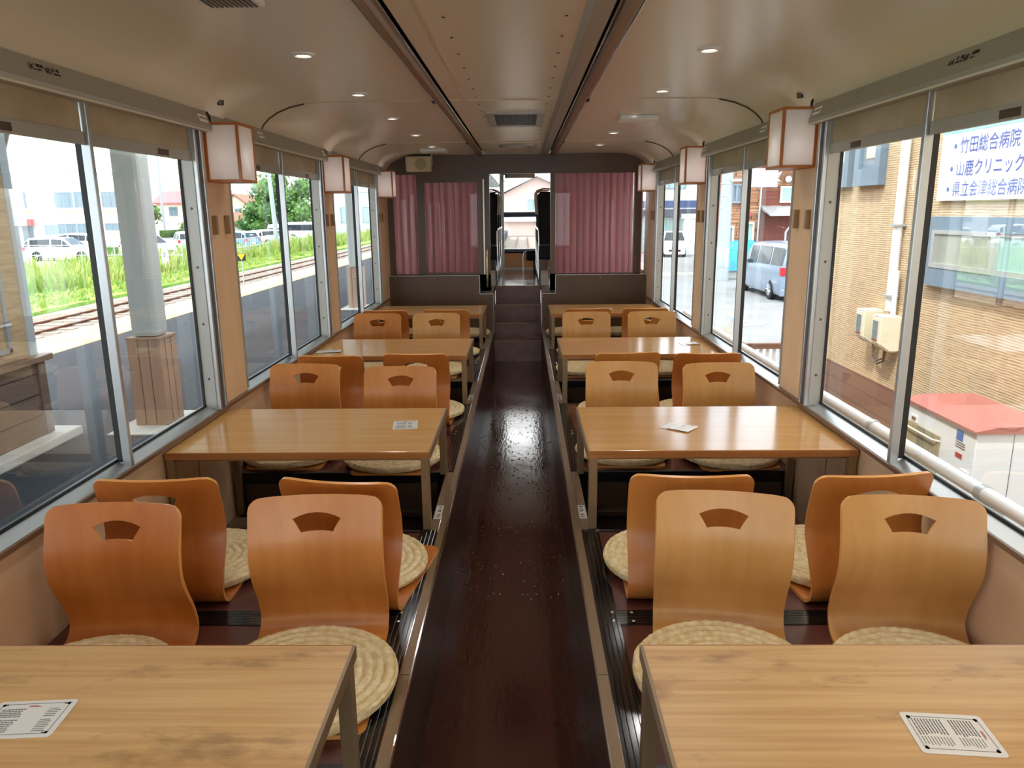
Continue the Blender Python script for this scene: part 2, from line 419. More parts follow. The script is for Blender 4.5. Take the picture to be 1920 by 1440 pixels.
def base_origin(o):
    """move a top-level mesh's origin to the bottom centre of its mesh"""
    vs = [v.co for v in o.data.vertices]
    c = Vector(((min(v.x for v in vs)+max(v.x for v in vs))/2, (min(v.y for v in vs)+max(v.y for v in vs))/2, min(v.z for v in vs)))
    o.data.transform(Matrix.Translation(-c)); o.location = Vector(o.location) + c
    return o

def struct(name, mb, m, mats=None):
    return tag(mb.build(name, m, mats=mats), kind='structure')

_dg = []
def text(body, size, loc, rot, m, parent, name='lettering', align='LEFT', extrude=.0004, sx=1.):
    cu = bpy.data.curves.new(name, 'FONT'); cu.body = body; cu.size = size; cu.extrude = extrude; cu.align_x = align
    cu.resolution_u = 2
    t = bpy.data.objects.new(name + '_tmp', cu); C.objects.link(t)
    bpy.context.view_layer.update()
    me = bpy.data.meshes.new_from_object(t.evaluated_get(bpy.context.evaluated_depsgraph_get()))
    bpy.data.objects.remove(t)
    me.materials.clear(); me.materials.append(m)
    mx = Matrix.Translation(loc) @ rot.to_4x4() @ Matrix.Diagonal((sx, 1, 1, 1))
    off = Vector((0, 0, 0))
    p = parent
    while p is not None: off += Vector(p.location); p = p.parent
    me.transform(Matrix.Translation(-off) @ mx)
    o = bpy.data.objects.new(name, me); C.objects.link(o); o.parent = parent
    return o
# ================================================================== THE CARRIAGE
m = MT
Y0, Y1 = -2.6, 8.0            # saloon
YE = 11.0                     # cab window
BAY = 2.0
SIDES = ((-1, 'left'), (1, 'right'))
ORD = ['nearest', 'second', 'third', 'farthest']

# --- floor
struct('floor', MB().box(-1.42, 1.42, Y0, 7.93, -.06, 0), m['floor'])
struct('floor_deck', MB().box(-1.42, 1.42, 8.55, YE + .1, .70, .756), m['floor'])

# --- ceiling: one extruded section with two rail recesses and rows of screws
prof = [(1.336, 1.995), (1.318, 2.035), (1.285, 2.068), (1.235, 2.099), (1.17, 2.124), (1.09, 2.141), (1.0, 2.147), (.41, 2.148),
        (.41, 2.19), (.325, 2.19), (.325, 2.15)]
half = prof + [(-x, z) for x, z in prof[::-1]]
cm = MB()
inner = half; n = len(inner)
ya, yb = Y0, YE + .1
A = [cm.v((x, ya, z)) for x, z in inner]; B = [cm.v((x, yb, z)) for x, z in inner]
for k in range(n - 1):
    sm = abs(inner[k][0]) > .95 and abs(inner[k+1][0]) > .95
    cm.face([A[k], A[k+1], B[k+1], B[k]], 0, sm)
o1 = [cm.v((1.336, ya, 2.3)), cm.v((-1.336, ya, 2.3))]; o2 = [cm.v((1.336, yb, 2.3)), cm.v((-1.336, yb, 2.3))]
cm.face([A[0], B[0], o2[0], o1[0]]); cm.face([A[-1], B[-1], o2[1], o1[1]]); cm.face([o1[0], o1[1], o2[1], o2[0]])
cm.face(A + [o1[1], o1[0]]); cm.face(B + [o2[1], o2[0]])
for x in (-.175, .195):
    for i in range(16):
        y = 1.9 + i * .27
        if abs(y - 4.17) < .05: continue
        cm.lathe([(.006, 2.146), (.004, 2.1435), (0, 2.143)], (x, y, 0), n=8, mi=1)
for s in (-1, 1): cm.lathe([(.016, 0), (.014, -.02), (0, -.022)], (s * 1.285, 3.52, 2.07), n=10, mi=1)
ceil = struct('ceiling', cm, m['ceil'], mats=[m['steel']])

# joints across the ceiling
for i, y in enumerate((4.17, 6.6)):
    pts = [(x, y, z - .001) for x, z in prof[:8]]
    t = MB()
    for s in (-1, 1):
        t.tube([(s * x, yy, z) for x, yy, z in pts[5:]], .004, 8)
        t.tube([(s * x, yy, z) for x, yy, z in pts[:6]], .006, 8, mi=1)
    t.tube([(-.32, y, 2.149), (.32, y, 2.149)], .006, 8)
    struct('trim_%d' % (i + 11), t, m['seam'], mats=[m['taupedark']])
# flat metal duct beside the right rail, chamfered
struct('trim_13', MB().prism([(.245, 2.15), (.262, 2.128), (.318, 2.128), (.324, 2.15)], 'y', Y0, 8.0), m['aluflat'])
struct('trim_14', MB().box(-.245, -.235, Y0, 4.17, 2.1455, 2.15), m['seam'])

# curtain rails
for s, sd in SIDES:
    r = thing('curtain_rail', f'long taupe and chrome rail running along the {sd} side of the ceiling centre', 'ceiling rail', (s * .3675, Y0, 2.12), group=None)
    MB().prism([(s * .345, 2.16), (s * .345, 2.13), (s * .354, 2.119), (s * .382, 2.119), (s * .391, 2.13), (s * .391, 2.16)], 'y', Y0 + .05, 7.94).build('rail_cover', m['taupe'], r, world=True)
    MB().tube([(s * .341, Y0 + .05, 2.146), (s * .341, 7.94, 2.146)], .005, 8).build('chrome_edge', m['chrome'], r, world=True)
    MB().tube([(s * .402, Y0 + .05, 2.142), (s * .402, 7.94, 2.142)], .005, 8).build('chrome_edge', m['chrome'], r, world=True)
    MB().box(s * .326, s * .409, Y0 + .05, 7.94, 2.176, 2.188).build('channel', m['dark'], r, world=True)
    for y in (4.17, 6.6):
        MB().box(s * .396, s * .412, y - .03, y + .03, 2.132, 2.15, .003).build('joint_clip', m['dark'], r, world=True)

# downlights
m['lens'] = emis('lit downlight lens', '#fff2e0', 2.0)
dl_y = [2.95, 3.9, 4.88, 5.92, 6.95]
DL = []
for s, sd in SIDES:
    for k, y in enumerate(dl_y):
        t = thing('downlight', f'{["nearest", "second", "third", "fourth", "farthest"][k]} of five small recessed downlights along the {sd} ceiling', 'ceiling light', (s * .745, y, 2.14), group='recessed ceiling downlights')
        MB().lathe([(.045, .008), (.043, .002), (.030, -.002), (.026, .004)], n=28).build('ring', m['white'], t)
        MB().lathe([(.026, .004), (.018, .001), (.008, .003), (0, .003)], n=20).build('lens', m['lens'], t)
        DL.append((s * .745, y))

# ceiling vents, boxes
v = thing('ceiling_vent', 'rectangular dark slatted vent in a metal frame in the ceiling centre', 'vent', (.02, 5.0, 2.14))
fm = MB()
for a in ((-.155, .195, 4.66, 4.72), (-.155, .195, 5.30, 5.40), (-.155, -.11, 4.72, 5.30), (.15, .195, 4.72, 5.30)):
    fm.box(a[0], a[1], a[2], a[3], 2.138, 2.15)
fm.build('frame', m['aluflat'], v, world=True)
MB().box(-.11, .15, 4.72, 5.30, 2.146, 2.15).build('backing', m['dark'], v, world=True)
gm = MB()
for i in range(20): gm.box(-.107 + i * .0131, -.1015 + i * .0131, 4.72, 5.30, 2.138, 2.147)
gm.build('slats', m['steel'], v, world=True)
o = MB().lathe([(.17, 2.15), (.165, 2.135), (.12, 2.128), (.11, 2.138), (.04, 2.13), (0, 2.129)], (.02, 6.98, 0), n=40).build('ceiling_diffuser', m['aluflat'])
tag(o, 'round flat metal diffuser in the ceiling centre near the partition', 'vent'); base_origin(o)
o = MB().box(.665, .895, 4.86, 5.02, 2.118, 2.147, .006).build('ceiling_box', m['white']); tag(o, 'flat white box under the right ceiling panel beside a downlight', 'ceiling box'); base_origin(o)
o = MB().box(-.89, -.65, 7.2, 7.42, 2.12, 2.147, .006).build('ceiling_box', m['white']); tag(o, 'flat white box under the left ceiling panel near the partition', 'ceiling box'); base_origin(o)
t = thing('ceiling_speaker', 'perforated pale ceiling unit cut off by the top edge of the photo', 'speaker', (-.72, 2.1, 2.14))
MB().box(-.80, -.64, 1.95, 2.225, 2.126, 2.147, .008).build('casing', m['white'], t, world=True)
g = MB()
for i in range(10): g.box(-.785 + i * .0135, -.778 + i * .0135, 1.98, 2.21, 2.1235, 2.127)
g.build('grille', m['steel'], t, world=True)

# --- side walls with openings
zb, zt = .705, 1.93
m['lip'] = mat('pale aluminium lip', '#d9d6cc', .4)
m['sticker'] = mat('white sticker', '#fbfbf9', .5)
for s, sd in SIDES:
    w = MB()
    w.box(s * 1.345, s * 1.44, Y0, YE, -.4, .70, mi=1)
    w.box(s * 1.34, s * 1.44, Y0, 8.1, zt, 2.28)
    edges = [Y0] + [q for k in range(-2, 3) for q in (1.69 + BAY * k, 3.29 + BAY * k)] + [8.1]
    for a, b_ in zip(edges[0::2], edges[1::2]):
        if b_ > a: w.box(s * 1.345, s * 1.397, a, b_, .70, zt)
    # side of the cab end: low wall, posts and roof band
    w.box(s * 1.34, s * 1.44, 8.1, YE, .70, .95, mi=1); w.box(s * 1.34, s * 1.44, 8.1, YE, 2.02, 2.28)
    struct('window_%d' % (15 + (s > 0)), MB().box(s * 1.40, s * 1.405, 8.1, YE, .95, 2.02), m['glass'])
    for y in (8.9, 9.9): w.box(s * 1.345, s * 1.44, y, y + .12, .95, 2.02)
    struct('wall_' + sd, w, m['peach'], mats=[m['peachlow']])
    struct('trim_%d' % (1 if s < 0 else 2), MB().box(s * 1.325, s * 1.347, Y0, 7.9, .688, .706, .003), m['trimbrown'])
    j = MB()
    for k in range(-1, 4):
        for q in (.35, 1.05): j.box(s * 1.3435, s * 1.347, q + BAY * k, q + .006 + BAY * k, .36, .688)
    struct('trim_%d' % (3 if s < 0 else 4), j, m['trimbrown'])

wn = 0
for s, sd in SIDES:
    for k in range(-2, 3):
        a, b_ = 1.69 + BAY * k, 3.29 + BAY * k; ym = 2.515 + BAY * k
        wn += 1
        t = bpy.data.objects.new('window_%d' % wn, None); C.objects.link(t); t.location = (s * 1.39, (a + b_) / 2, zb); tag(t, kind='structure')
        MB().prism([(s * 1.335, .706), (s * 1.335, .700), (s * 1.41, .700), (s * 1.41, .722), (s * 1.39, .722)], 'y', a, b_).build('sill', m['alu'], t, world=True)
        MB().box(s * 1.385, s * 1.392, a, b_, .72, .731).build('gasket', m['dark'], t, world=True)
        jm = MB().box(s * 1.338, s * 1.398, b_ - .006, b_ + .004, .715, zt)
        jm.box(s * 1.338, s * 1.398, a - .004, a + .006, .715, zt)
        for z in (.85, 1.1, 1.35, 1.6): jm.lathe([(.006, 0), (.004, -.003), (0, -.003)], (s * 1.362, b_ - .006, z), 'y', 8, mi=1)
        jm.build('jamb_cover', m['aluflat'], t, world=True, mats=[m['steel']])
        MB().box(s * 1.388, s * 1.398, b_ - .014, b_ - .004, .72, zt).build('gasket', m['dark'], t, world=True)
        ch = MB()
        for q in (b_ + .0, b_ + .062): ch.box(s * 1.322, s * 1.346, q, q + .018, .706, zt, .003)
        ch.box(s * 1.336, s * 1.346, b_ + .018, b_ + .062, .706, zt)
        ch.build('blind_channel', m['alu'], t, world=True)
        MB().box(s * 1.334, s * 1.337, b_ + .02, b_ + .06, .71, zt).build('channel_slot', m['taupedark'], t, world=True)
        MB().box(s * 1.332, s * 1.362, ym - .010, ym + .010, .70, zt, .003).build('mullion', m['alu'], t, world=True)
        MB().box(s * 1.3625, s * 1.384, ym - .005, ym + .005, .722, zt).build('mullion_seal', m['dark'], t, world=True)
        MB().box(s * 1.398, s * 1.403, a, b_, .72, zt).build('pane', m['glass'], t, world=True)
    # header covers above each bay
    for k in range(-1, 3):
        a, b_ = 1.66 + BAY * k, 3.42 + BAY * k
        t = bpy.data.objects.new('trim_%d' % (20 + (k + 1) + (0 if s < 0 else 4)), None); C.objects.link(t); t.location = (s * 1.31, (a + b_) / 2, 1.93); tag(t, kind='structure')
        MB().prism([(s * 1.345, 2.012), (s * 1.318, 2.012), (s * 1.292, 1.944), (s * 1.297, 1.926), (s * 1.345, 1.926)], 'y', a, b_).build('header_cover', m['aluflat'], t, world=True)
        MB().box(s * 1.293, s * 1.30, a, b_, 1.924, 1.9305).build('bright_lip', m['lip'], t, world=True)
        MB().prism([(s * 1.345, 2.006), (s * 1.327, 2.006), (s * 1.305, 1.93), (s * 1.345, 1.93)], 'y', b_, b_ + .24).build('bridge_cover', m['aluflat'], t, world=True)
        # seat numbers: printed over the mullion, white stickers at the ends
        tilt = math.atan2(.026, .064)
        ex = Vector((0, s * -1., 0)); ez = Vector((s * .026, 0, .064)).normalized(); nx = ex.cross(ez)
        rot = Matrix((ex, ez, nx)).transposed()
        def put(y, zf, body, size):
            c = Vector((s * (1.292 + .026 * zf), y, 1.948 + .064 * zf)) + nx * .001
            return text(body, size, c, rot, m['ink'], t)
        def numbers(y, num, zf, q):
            L1, L2 = (f'{num}C', f'{num}D') if s < 0 else (f'{num}A', f'{num}B')
            A1, A2 = ('通路側', '窓　側') if s < 0 else ('窓　側', '通路側')
            e1, e2 = ('AISLE', 'WINDOW') if s < 0 else ('WINDOW', 'AISLE')
            d = -s
            for i, (l, jp, en) in enumerate(((L1, A1, e1), (L2, A2, e2))):
                yy = y + d * i * .075 * q
                put(yy, zf, l, .026 * q); put(yy + d * .036 * q, zf + .17 * q, jp, .0115 * q); put(yy + d * .037 * q, zf + .01, en, .0075 * q)
        if k == 0: numbers(2.2 if s < 0 else 2.36, 6, .42, 1.)
        if k >= 0:
            for j, y in enumerate((b_ - .11, b_ + .62)):
                if j and k == 2: continue
                c0 = Vector((s * (1.292 + .026 * .2), y, 1.948 + .064 * .2)); sk = MB()
                ps = [c0 + nx * .0006 + q1 * Vector((0, .085, 0)) + q2 * ez * .032 for q1, q2 in ((0, 0), (1, 0), (1, 1), (0, 1))]
                qs = [p - nx * .0005 for p in ps]
                sk.hexa([tuple(p) for p in qs] + [tuple(p) for p in ps]).build('seat_sticker', m['sticker'], t, world=True)
                numbers(y + (.006 if s < 0 else .079), 5 - k - j * 0, .36, .52)

# --- roller blinds: two per bay and side
POS = ['first', 'second', 'third']
for s, sd in SIDES:
    for k in range(-1, 3):
        a, b_ = 1.69 + BAY * k, 3.29 + BAY * k; ym = 2.515 + BAY * k
        for h, (p, q) in enumerate(((a + .01, ym - .016), (ym + .016, b_ + .055))):
            if k == -1 and h == 0: continue
            bayn = ['nearest bay, half cut off by the photo edge', 'nearest', 'second', 'farthest'][k + 1]
            lab = (f'pulled up beige roller blind over the {("near", "far")[h]} half of the {bayn} {sd} window' if k >= 0 else
                   f'beige roller blind over the {sd} window beside the viewer')
            t = thing('roller_blind', lab, 'blind', (s * 1.352, (p + q) / 2, 1.795), group='roller blinds over the windows')
            MB().box(s * 1.351, s * 1.3535, p, q, 1.836, 1.934).build('cloth', m['blind'], t, world=True)
            br = MB().box(s * 1.343, s * 1.361, p, q, 1.797, 1.838, .003)
            br.build('bottom_bar', m['aluflat'], t, world=True)
            c = (p + q) / 2 + (.1 if h else 0)
            hd = MB().box(s * 1.3415, s * 1.344, c - .045, c + .045, 1.803, 1.826, .001)
            hd.build('handle_slot', m['taupedark'], t, world=True)

# --- lower aisle kerbs
m['kerbside'] = mat('dark maroon kerb face', '#33201b', .3)
for s, sd in SIDES:
    kb = MB()
    kb.box(s * .25, s * .262, Y0, 7.9, 0, .338, mi=3); kb.box(s * .25, s * .318, Y0, 7.9, .338, .352, .002)
    kb.box(s * .25, s * .2545, Y0, 7.9, .352, .3545, mi=1); kb.box(s * .281, s * .283, Y0, 7.9, .352, .3528, mi=1)
    for y in (1.8, 3.8, 5.8): kb.box(s * .25, s * .318, y, y + .003, .3515, .3524, mi=2)
    struct('trim_%d' % (5 if s < 0 else 6), kb, m['taupe'], mats=[m['chrome'], m['dark'], m['kerbside']])
    for j, y in enumerate((2.86, 4.84)):
        t = thing('warning_sticker', f'narrow white printed sticker on the {sd} aisle kerb below the {("second", "third")[j]} table', 'sticker', (s * .3, y + .07, .352))
        MB().box(s * .284, s * .314, y, y + .14, .3521, .3526).build('label', m['paper'], t, world=True)
        pr = MB(); rr = random.Random(j)
        yy = y + .008
        while yy < y + .13:
            w = rr.choice((.004, .006, .01)); 
            if rr.random() < .75: pr.box(s * .29, s * (.302 + rr.random() * .006), yy, yy + w * .6, .3526, .3528)
            yy += w
        pr.build('printed_characters', m['ink'], t, world=True)

# --- seat platforms (three between the tables and one against the partition) and foot wells
def platform(s, sd, a, b_, lab, divider=True):
    t = thing('seating_platform', lab, 'platform', (s * .83, (a + b_) / 2, 0))
    MB().box(s * .347, s * 1.343, a + .01, b_ - .01, .31, .35).build('deck', m['platform'], t, world=True)
    MB().box(s * .283, s * .347, a + .004, b_ - .004, .353, .3555).build('aisle_nosing', m['strip'], t, world=True)
    for q in (a, b_ - .022): MB().box(s * .347, s * 1.343, q, q + .022, .30, .354, .003).build('edge_trim', m['blackgloss'], t, world=True)
    if divider:
        c = (a + b_) / 2
        MB().box(s * .347, s * 1.343, c - .042, c + .042, .345, .3525).build('centre_divider', m['stripy'], t, world=True)
        sc = MB()
        for dx in (.33, .39):
            for dy in (-.025, .025): sc.lathe([(.006, .3555), (.004, .358), (0, .358)], (s * dx, c + dy, 0), n=8)
        sc.build('screws', m['chrome'], t, world=True)
    rs = MB()
    rs.box(s * .32, s * 1.343, a + .02, b_ - .02, .0, .31)
    rs.box(s * .36, s * 1.29, a - .012, a + .02, .17, .30); rs.box(s * .36, s * 1.29, a - .05, a + .02, .145, .17, .004)
    if divider: rs.box(s * .36, s * 1.29, b_ - .02, b_ + .012, .17, .30); rs.box(s * .36, s * 1.29, b_ - .02, b_ + .05, .145, .17, .004)
    rs.build('base', m['taupedark'], t, world=True)
PW = [('first', 1.44, 2.75), ('second', 3.42, 4.735), ('third', 5.405, 6.72), ('last', 7.385, 7.885)]
for s, sd in SIDES:
    for i, (n_, a, b_) in enumerate(PW):
        lab = (f'maroon seating platform with black grooved strips, {n_} bay on the {sd} of the aisle' if i < 3 else
               f'shallow maroon platform against the partition on the {sd} of the aisle')
        platform(s, sd, a, b_, lab, i < 3)
    platform(s, sd, -.6, .77, f'maroon platform below the camera on the {sd} of the aisle', True)
    for i, (a, b_) in enumerate(((.84, 1.38), (2.815, 3.36), (4.80, 5.345), (6.785, 7.325))):
        d = MB().prism([(s * 1.343, 0), (s * 1.2, 0), (s * 1.2, .1), (s * 1.235, .15), (s * 1.343, .15)], 'y', a, b_)
        struct('trim_%d' % (30 + i + (0 if s < 0 else 4)), d, m['taupe'])

# --- tables
def make_table(s, lab, k):
    yc = 1.10 + 1.985 * k
    t = thing('low_table', lab, 'table', (s * .825, yc, .352), group='long low tables beside the windows')
    x0, x1, dy = .305, 1.338, .33
    M_ = m['tableworn'] if k == 0 else m['table']
    MB().box(s * x0, s * x1, yc - dy, yc + dy, .648, .675, .003).build('tabletop', M_, t, world=True)
    MB().box(s * (x0 - .003), s * (x0 + .004), yc - dy, yc + dy, .646, .676).build('end_strip', m['taupe'], t, world=True)
    for q in (-1, 1): MB().box(s * x0, s * x1, yc + q * dy - .003, yc + q * dy + .003, .647, .674).build('edge_band', m['tableedge'], t, world=True)
    for q in (-1, 1):
        y = yc + q * (dy - .013)
        MB().box(s * .310, s * .342, y - .016, y + .016, .3525, .648, .002).build('leg', m['taupe'], t, world=True)
        MB().box(s * 1.305, s * 1.335, y - .015, y + .015, .15, .648, .002).build('leg', m['taupe'], t, world=True)
    for q in (-1, 1): MB().box(s * .33, s * 1.33, yc + q * (dy - .05) - .012, yc + q * (dy - .05) + .012, .628, .648).build('underframe', m['taupe'], t, world=True)
    return t
TL = {(-1, 0): 'worn oak low table at the bottom left, cut off by the photo edge',
      (1, 0): 'worn stained oak low table at the bottom right, cut off by the photo edge',
      (-1, 1): 'oak low table left of the aisle with a menu card near its aisle corner',
      (1, 1): 'glossy oak low table right of the aisle with a folded plastic menu in its middle',
      (-1, 2): 'third oak low table from the camera on the left of the aisle',
      (1, 2): 'third oak low table from the camera on the right of the aisle',
      (-1, 3): 'farthest oak low table on the left, against the brown partition',
      (1, 3): 'farthest oak low table on the right, against the brown partition'}
for k in range(4):
    for s, sd in SIDES: make_table(s, TL[(s, k)], k)

# --- menu cards
def menu(x, y, rz, lab, w=.135, h=.095, folded=False, rough=None):
    t = thing('menu_card', lab, 'menu', (x, y, .6755), rz, 'laminated menu cards on the tables')
    b = MB()
    if folded:
        nx_ = 12
        def zz(i, j): return .0014 + (.0035 * (math.sin(i * 1.9) * .5 + .5) * (.4 + j * .6) if i > 6 else 0) + (.003 if j == 0 and i > 3 else 0)
        for i in range(nx_):
            xa, xb = -w/2 + w*i/nx_, -w/2 + w*(i+1)/nx_
            b.hexa([(xa, -h/2, zz(i, 0) - .0008), (xb, -h/2, zz(i+1, 0) - .0008), (xb, h/2, zz(i+1, 1) - .0008), (xa, h/2, zz(i, 1) - .0008),
                    (xa, -h/2, zz(i, 0)), (xb, -h/2, zz(i+1, 0)), (xb, h/2, zz(i+1, 1)), (xa, h/2, zz(i, 1))])
    else:
        r = .008; poly = []
        for cx, cy, a0 in ((w/2-r, h/2-r, 0), (-w/2+r, h/2-r, 90), (-w/2+r, -h/2+r, 180), (w/2-r, -h/2+r, 270)):
            for q in range(4): a = R(a0 + q * 30); poly.append((cx + r*math.cos(a), cy + r*math.sin(a)))
        b.prism(poly, 'z', 0, .0012)
    b.build('card', m['paper'], t)
    p = MB(); q = MB(); z0, z1 = .0012, .0015
    if not folded:
        W, Hh = w/2 - .011, h/2 - .009
        for a in ((-W, W, Hh - .001, Hh), (-W, W, -Hh, -Hh + .001), (-W, -W + .001, -Hh, Hh), (W - .001, W, -Hh, Hh)): p.box(*a, z0, z1)
        for cx in (-W, W):
            for cy in (-Hh, Hh):
                p.lathe([(.0035, z1), (.0022, z1)], (cx * .96, cy * .94, 0), n=12); p.lathe([(.0018, z1), (.001, z1)], (cx * .86, cy * .94, 0), n=8)
        rd = random.Random(int(x * 100)); yy = Hh - .012
        q.box(-.012, .012, Hh - .010, Hh - .0085, z0, z1); q.box(-.010, .006, Hh - .0075, Hh - .006, z0, z1)
        while yy > -Hh + .008:
            yy -= .0052
            if abs(yy) < .004: continue
            xx = -W + .006
            while xx < -W + .045:
                l = rd.uniform(.002, .006); p.box(xx, xx + l, yy, yy + .0022, z0, z1); xx += l + .0012
            p.box(W - .032, W - .008 - rd.random() * .006, yy, yy + .0012, z0, z1)
        p.build('printed_lines', m['inkgrey'], t); q.build('printed_heading', m['inkred'], t)
    else:
        pass
    return t
menu(-.86, 1.19, R(4), 'white printed menu card on the bottom left table, cut off by the photo edge', .145, .105)
menu(.805, 1.152, R(-95), 'white printed menu card lying sideways on the bottom right table', .107, .14)
menu(-.456, 3.125, R(7), 'printed menu card near the aisle corner of the second left table', .105, .13)
menu(.716, 3.065, R(-38), 'crinkled glossy plastic menu lying skewed on the second right table', .13, .105, True)
menu(-1.24, 4.9, R(8), 'clear plastic sheet at the window end of the third left table', .16, .09, True)
menu(1.2, 5.11, R(5), 'white plastic sheet near the window end of the third right table', .13, .1, True)
menu(-.74, 6.96, R(4), 'pale menu card in the middle of the farthest left table', .13, .12)
menu(.83, 7.03, R(3), 'white menu card in the middle of the farthest right table', .12, .13)

# --- legless bentwood chairs
def chair_meshes():
    W = .378; hw = W / 2; D = .49
    # profile in (y, z): seat front to top of back
    P = [(-.49, .008), (-.45, .0075)] + [(-.45 + .39 * i / 10, .0075) for i in range(1, 11)]
    seat_n = len(P) - 1
    for i in range(1, 9):
        a = -PI/2 + (PI/2 + .16) * i / 8
        P.append((-.06 + .058 * math.cos(a), .0655 + .058 * math.sin(a)))
    ctl = [(P[-1]), (-.012, .12), (-.033, .18), (-.044, .24), (-.040, .30), (-.024, .36), (-.002, .432)]
    def cat(p0, p1, p2, p3, t):
        return tuple(.5 * (2*b + (c - a)*t + (2*a - 5*b + 4*c - d)*t*t + (3*b - a - 3*c + d)*t**3) for a, b, c, d in zip(p0, p1, p2, p3))
    ext = [(-.0015, .065)] + ctl + [(.022, .49)]
    for i in range(1, len(ext) - 2):
        for t in (.25, .5, .75, 1): P.append(cat(ext[i-1], ext[i], ext[i+1], ext[i+2], t))
    cum = [0]
    for a, b in zip(P, P[1:]): cum.append(cum[-1] + math.dist(a, b))
    tot = cum[-1]
    def at(v):
        v = max(0, min(tot, v))
        for i in range(len(cum) - 1):
            if v <= cum[i+1]:
                t = (v - cum[i]) / (cum[i+1] - cum[i]); break
        return P[i][0] + t*(P[i+1][0]-P[i][0]), P[i][1] + t*(P[i+1][1]-P[i][1])
    v_split = cum[seat_n]
    hc = tot - .083                                  # hand hole centre along the back
    def pos(u, v):
        y, z = at(v)
        k = max(0, min(1, (v - v_split - .06) / .2))
        y -= .030 * k * (abs(u) / hw) ** 2           # back wraps round the sitter
        return (u, y, z)
    rc = .036
    def corner(u):
        d = abs(u) - (hw - rc)
        return rc - math.sqrt(max(0, rc*rc - d*d)) if d > 0 else 0.
    us_l = [-1, -.985, -.95, -.88, -.8, -.6, -.3, 0]          # left block -hw..hole
    def ucols(v):
        t = max(0, min(1, (v - (hc - .03)) / .055))
        hl = .043 + .026 * t
        L_ = [-hw + (hw - hl) * (a + 1) for a in us_l]
        M_ = [-hl + 2*hl*i/8 for i in range(1, 8)]
        return L_ + M_ + [-a for a in L_[::-1]]
    nu = len(ucols(0))
    def vb(u): return hc - .031 + .010 * max(0, 1 - (abs(u)/.07)**2)
    def vt(u): return hc + .012 + .020 * max(0, 1 - (abs(u)/.075)**2)
    V0 = [cum[i] for i in range(0, len(P)) if cum[i] < hc - .05]
    rows_low = len(V0)
    fr_b = [(i / 4) for i in range(1, 5)]; fr_h = [i / 4 for i in range(1, 5)]; fr_t = [i / 6 for i in range(1, 7)]
    grid = []
    for v in V0: grid.append((v, None))
    for f in fr_b: grid.append(('b', f))
    for f in fr_h: grid.append(('h', f))
    for f in fr_t: grid.append(('t', f))
    def rowpts(g):
        pts = []
        if g[1] is None: vn = g[0]
        else: vn = {'b': V0[-1] + (hc - .025 - V0[-1]) * g[1], 'h': hc - .025 + .05 * g[1], 't': hc + .025 + (tot - hc - .025) * g[1]}[g[0]]
        for u in ucols(vn):
            if g[1] is None:
                v = g[0]
                if v < rc: v = v + corner(u) * (1 - v / rc)
            elif g[0] == 'b': v = V0[-1] + (vb(u) - V0[-1]) * g[1]
            elif g[0] == 'h': v = vb(u) + (vt(u) - vb(u)) * g[1]
            else: v = vt(u) + (tot - corner(u) - vt(u)) * g[1]
            pts.append(pos(u, v))
        return pts
    rows = [rowpts(g) for g in grid]
    nb = rows_low + len(fr_b); nh = nb + len(fr_h)
    nl = len(us_l)
    def make(i0, i1):
        b = MB()
        vs = {}
        def V(i, j):
            if (i, j) not in vs: vs[i, j] = b.v(rows[i][j])
            return vs[i, j]
        for i in range(i0, i1):
            for j in range(nu - 1):
                if nb - 1 <= i < nh - 1 and nl - 1 <= j < nu - nl: continue
                b.face([V(i, j), V(i, j+1), V(i+1, j+1), V(i+1, j)], 0, True)
        b.bm.normal_update()
        src = list(b.bm.faces); edges = [(ed.verts[0], ed.verts[1], ed.link_faces[0]) for ed in b.bm.edges if len(ed.link_faces) == 1]
        low = {v_: b.v(v_.co - v_.normal * .011) for v_ in list(b.bm.verts)}
        for f in src: b.face([low[v_] for v_ in reversed(f.verts)], 0, True)
        for p_, q_, f in edges:
            vs_ = list(f.verts); i_ = vs_.index(p_)
            if vs_[(i_ + 1) % len(vs_)] is q_: p_, q_ = q_, p_
            b.face([p_, q_, low[q_], low[p_]], 1, False)
        return b
    return make(0, seat_n), make(seat_n, len(rows) - 1)

chairs = {}
def chair_proto(key, mm, edge):
    se, ba = chair_meshes()
    t = thing('legless_chair', 'x', 'chair', (0, 0, 0))
    o1 = se.build('seat', mm, t, mats=[edge], recalc=False)
    o2 = ba.build('backrest', mm, t, mats=[edge], recalc=False)
    for o_ in (o1, o2): o_.data.set_sharp_from_angle(angle=R(40))
    return t
used = {}
def place_chair(key, x, y, rz, lab, group):
    if key not in chairs: chairs[key] = chair_proto(key, {'a': m['chair'], 'b': m['chairdark'], 'c': m['chairpale']}[key], m['plyedge'])
    o = chairs[key] if key not in used else copy_tree(chairs[key]); used[key] = 1
    o.location = (x, y, .3535); o.rotation_euler = (0, 0, rz); o['label'] = lab; o['group'] = group
    return o

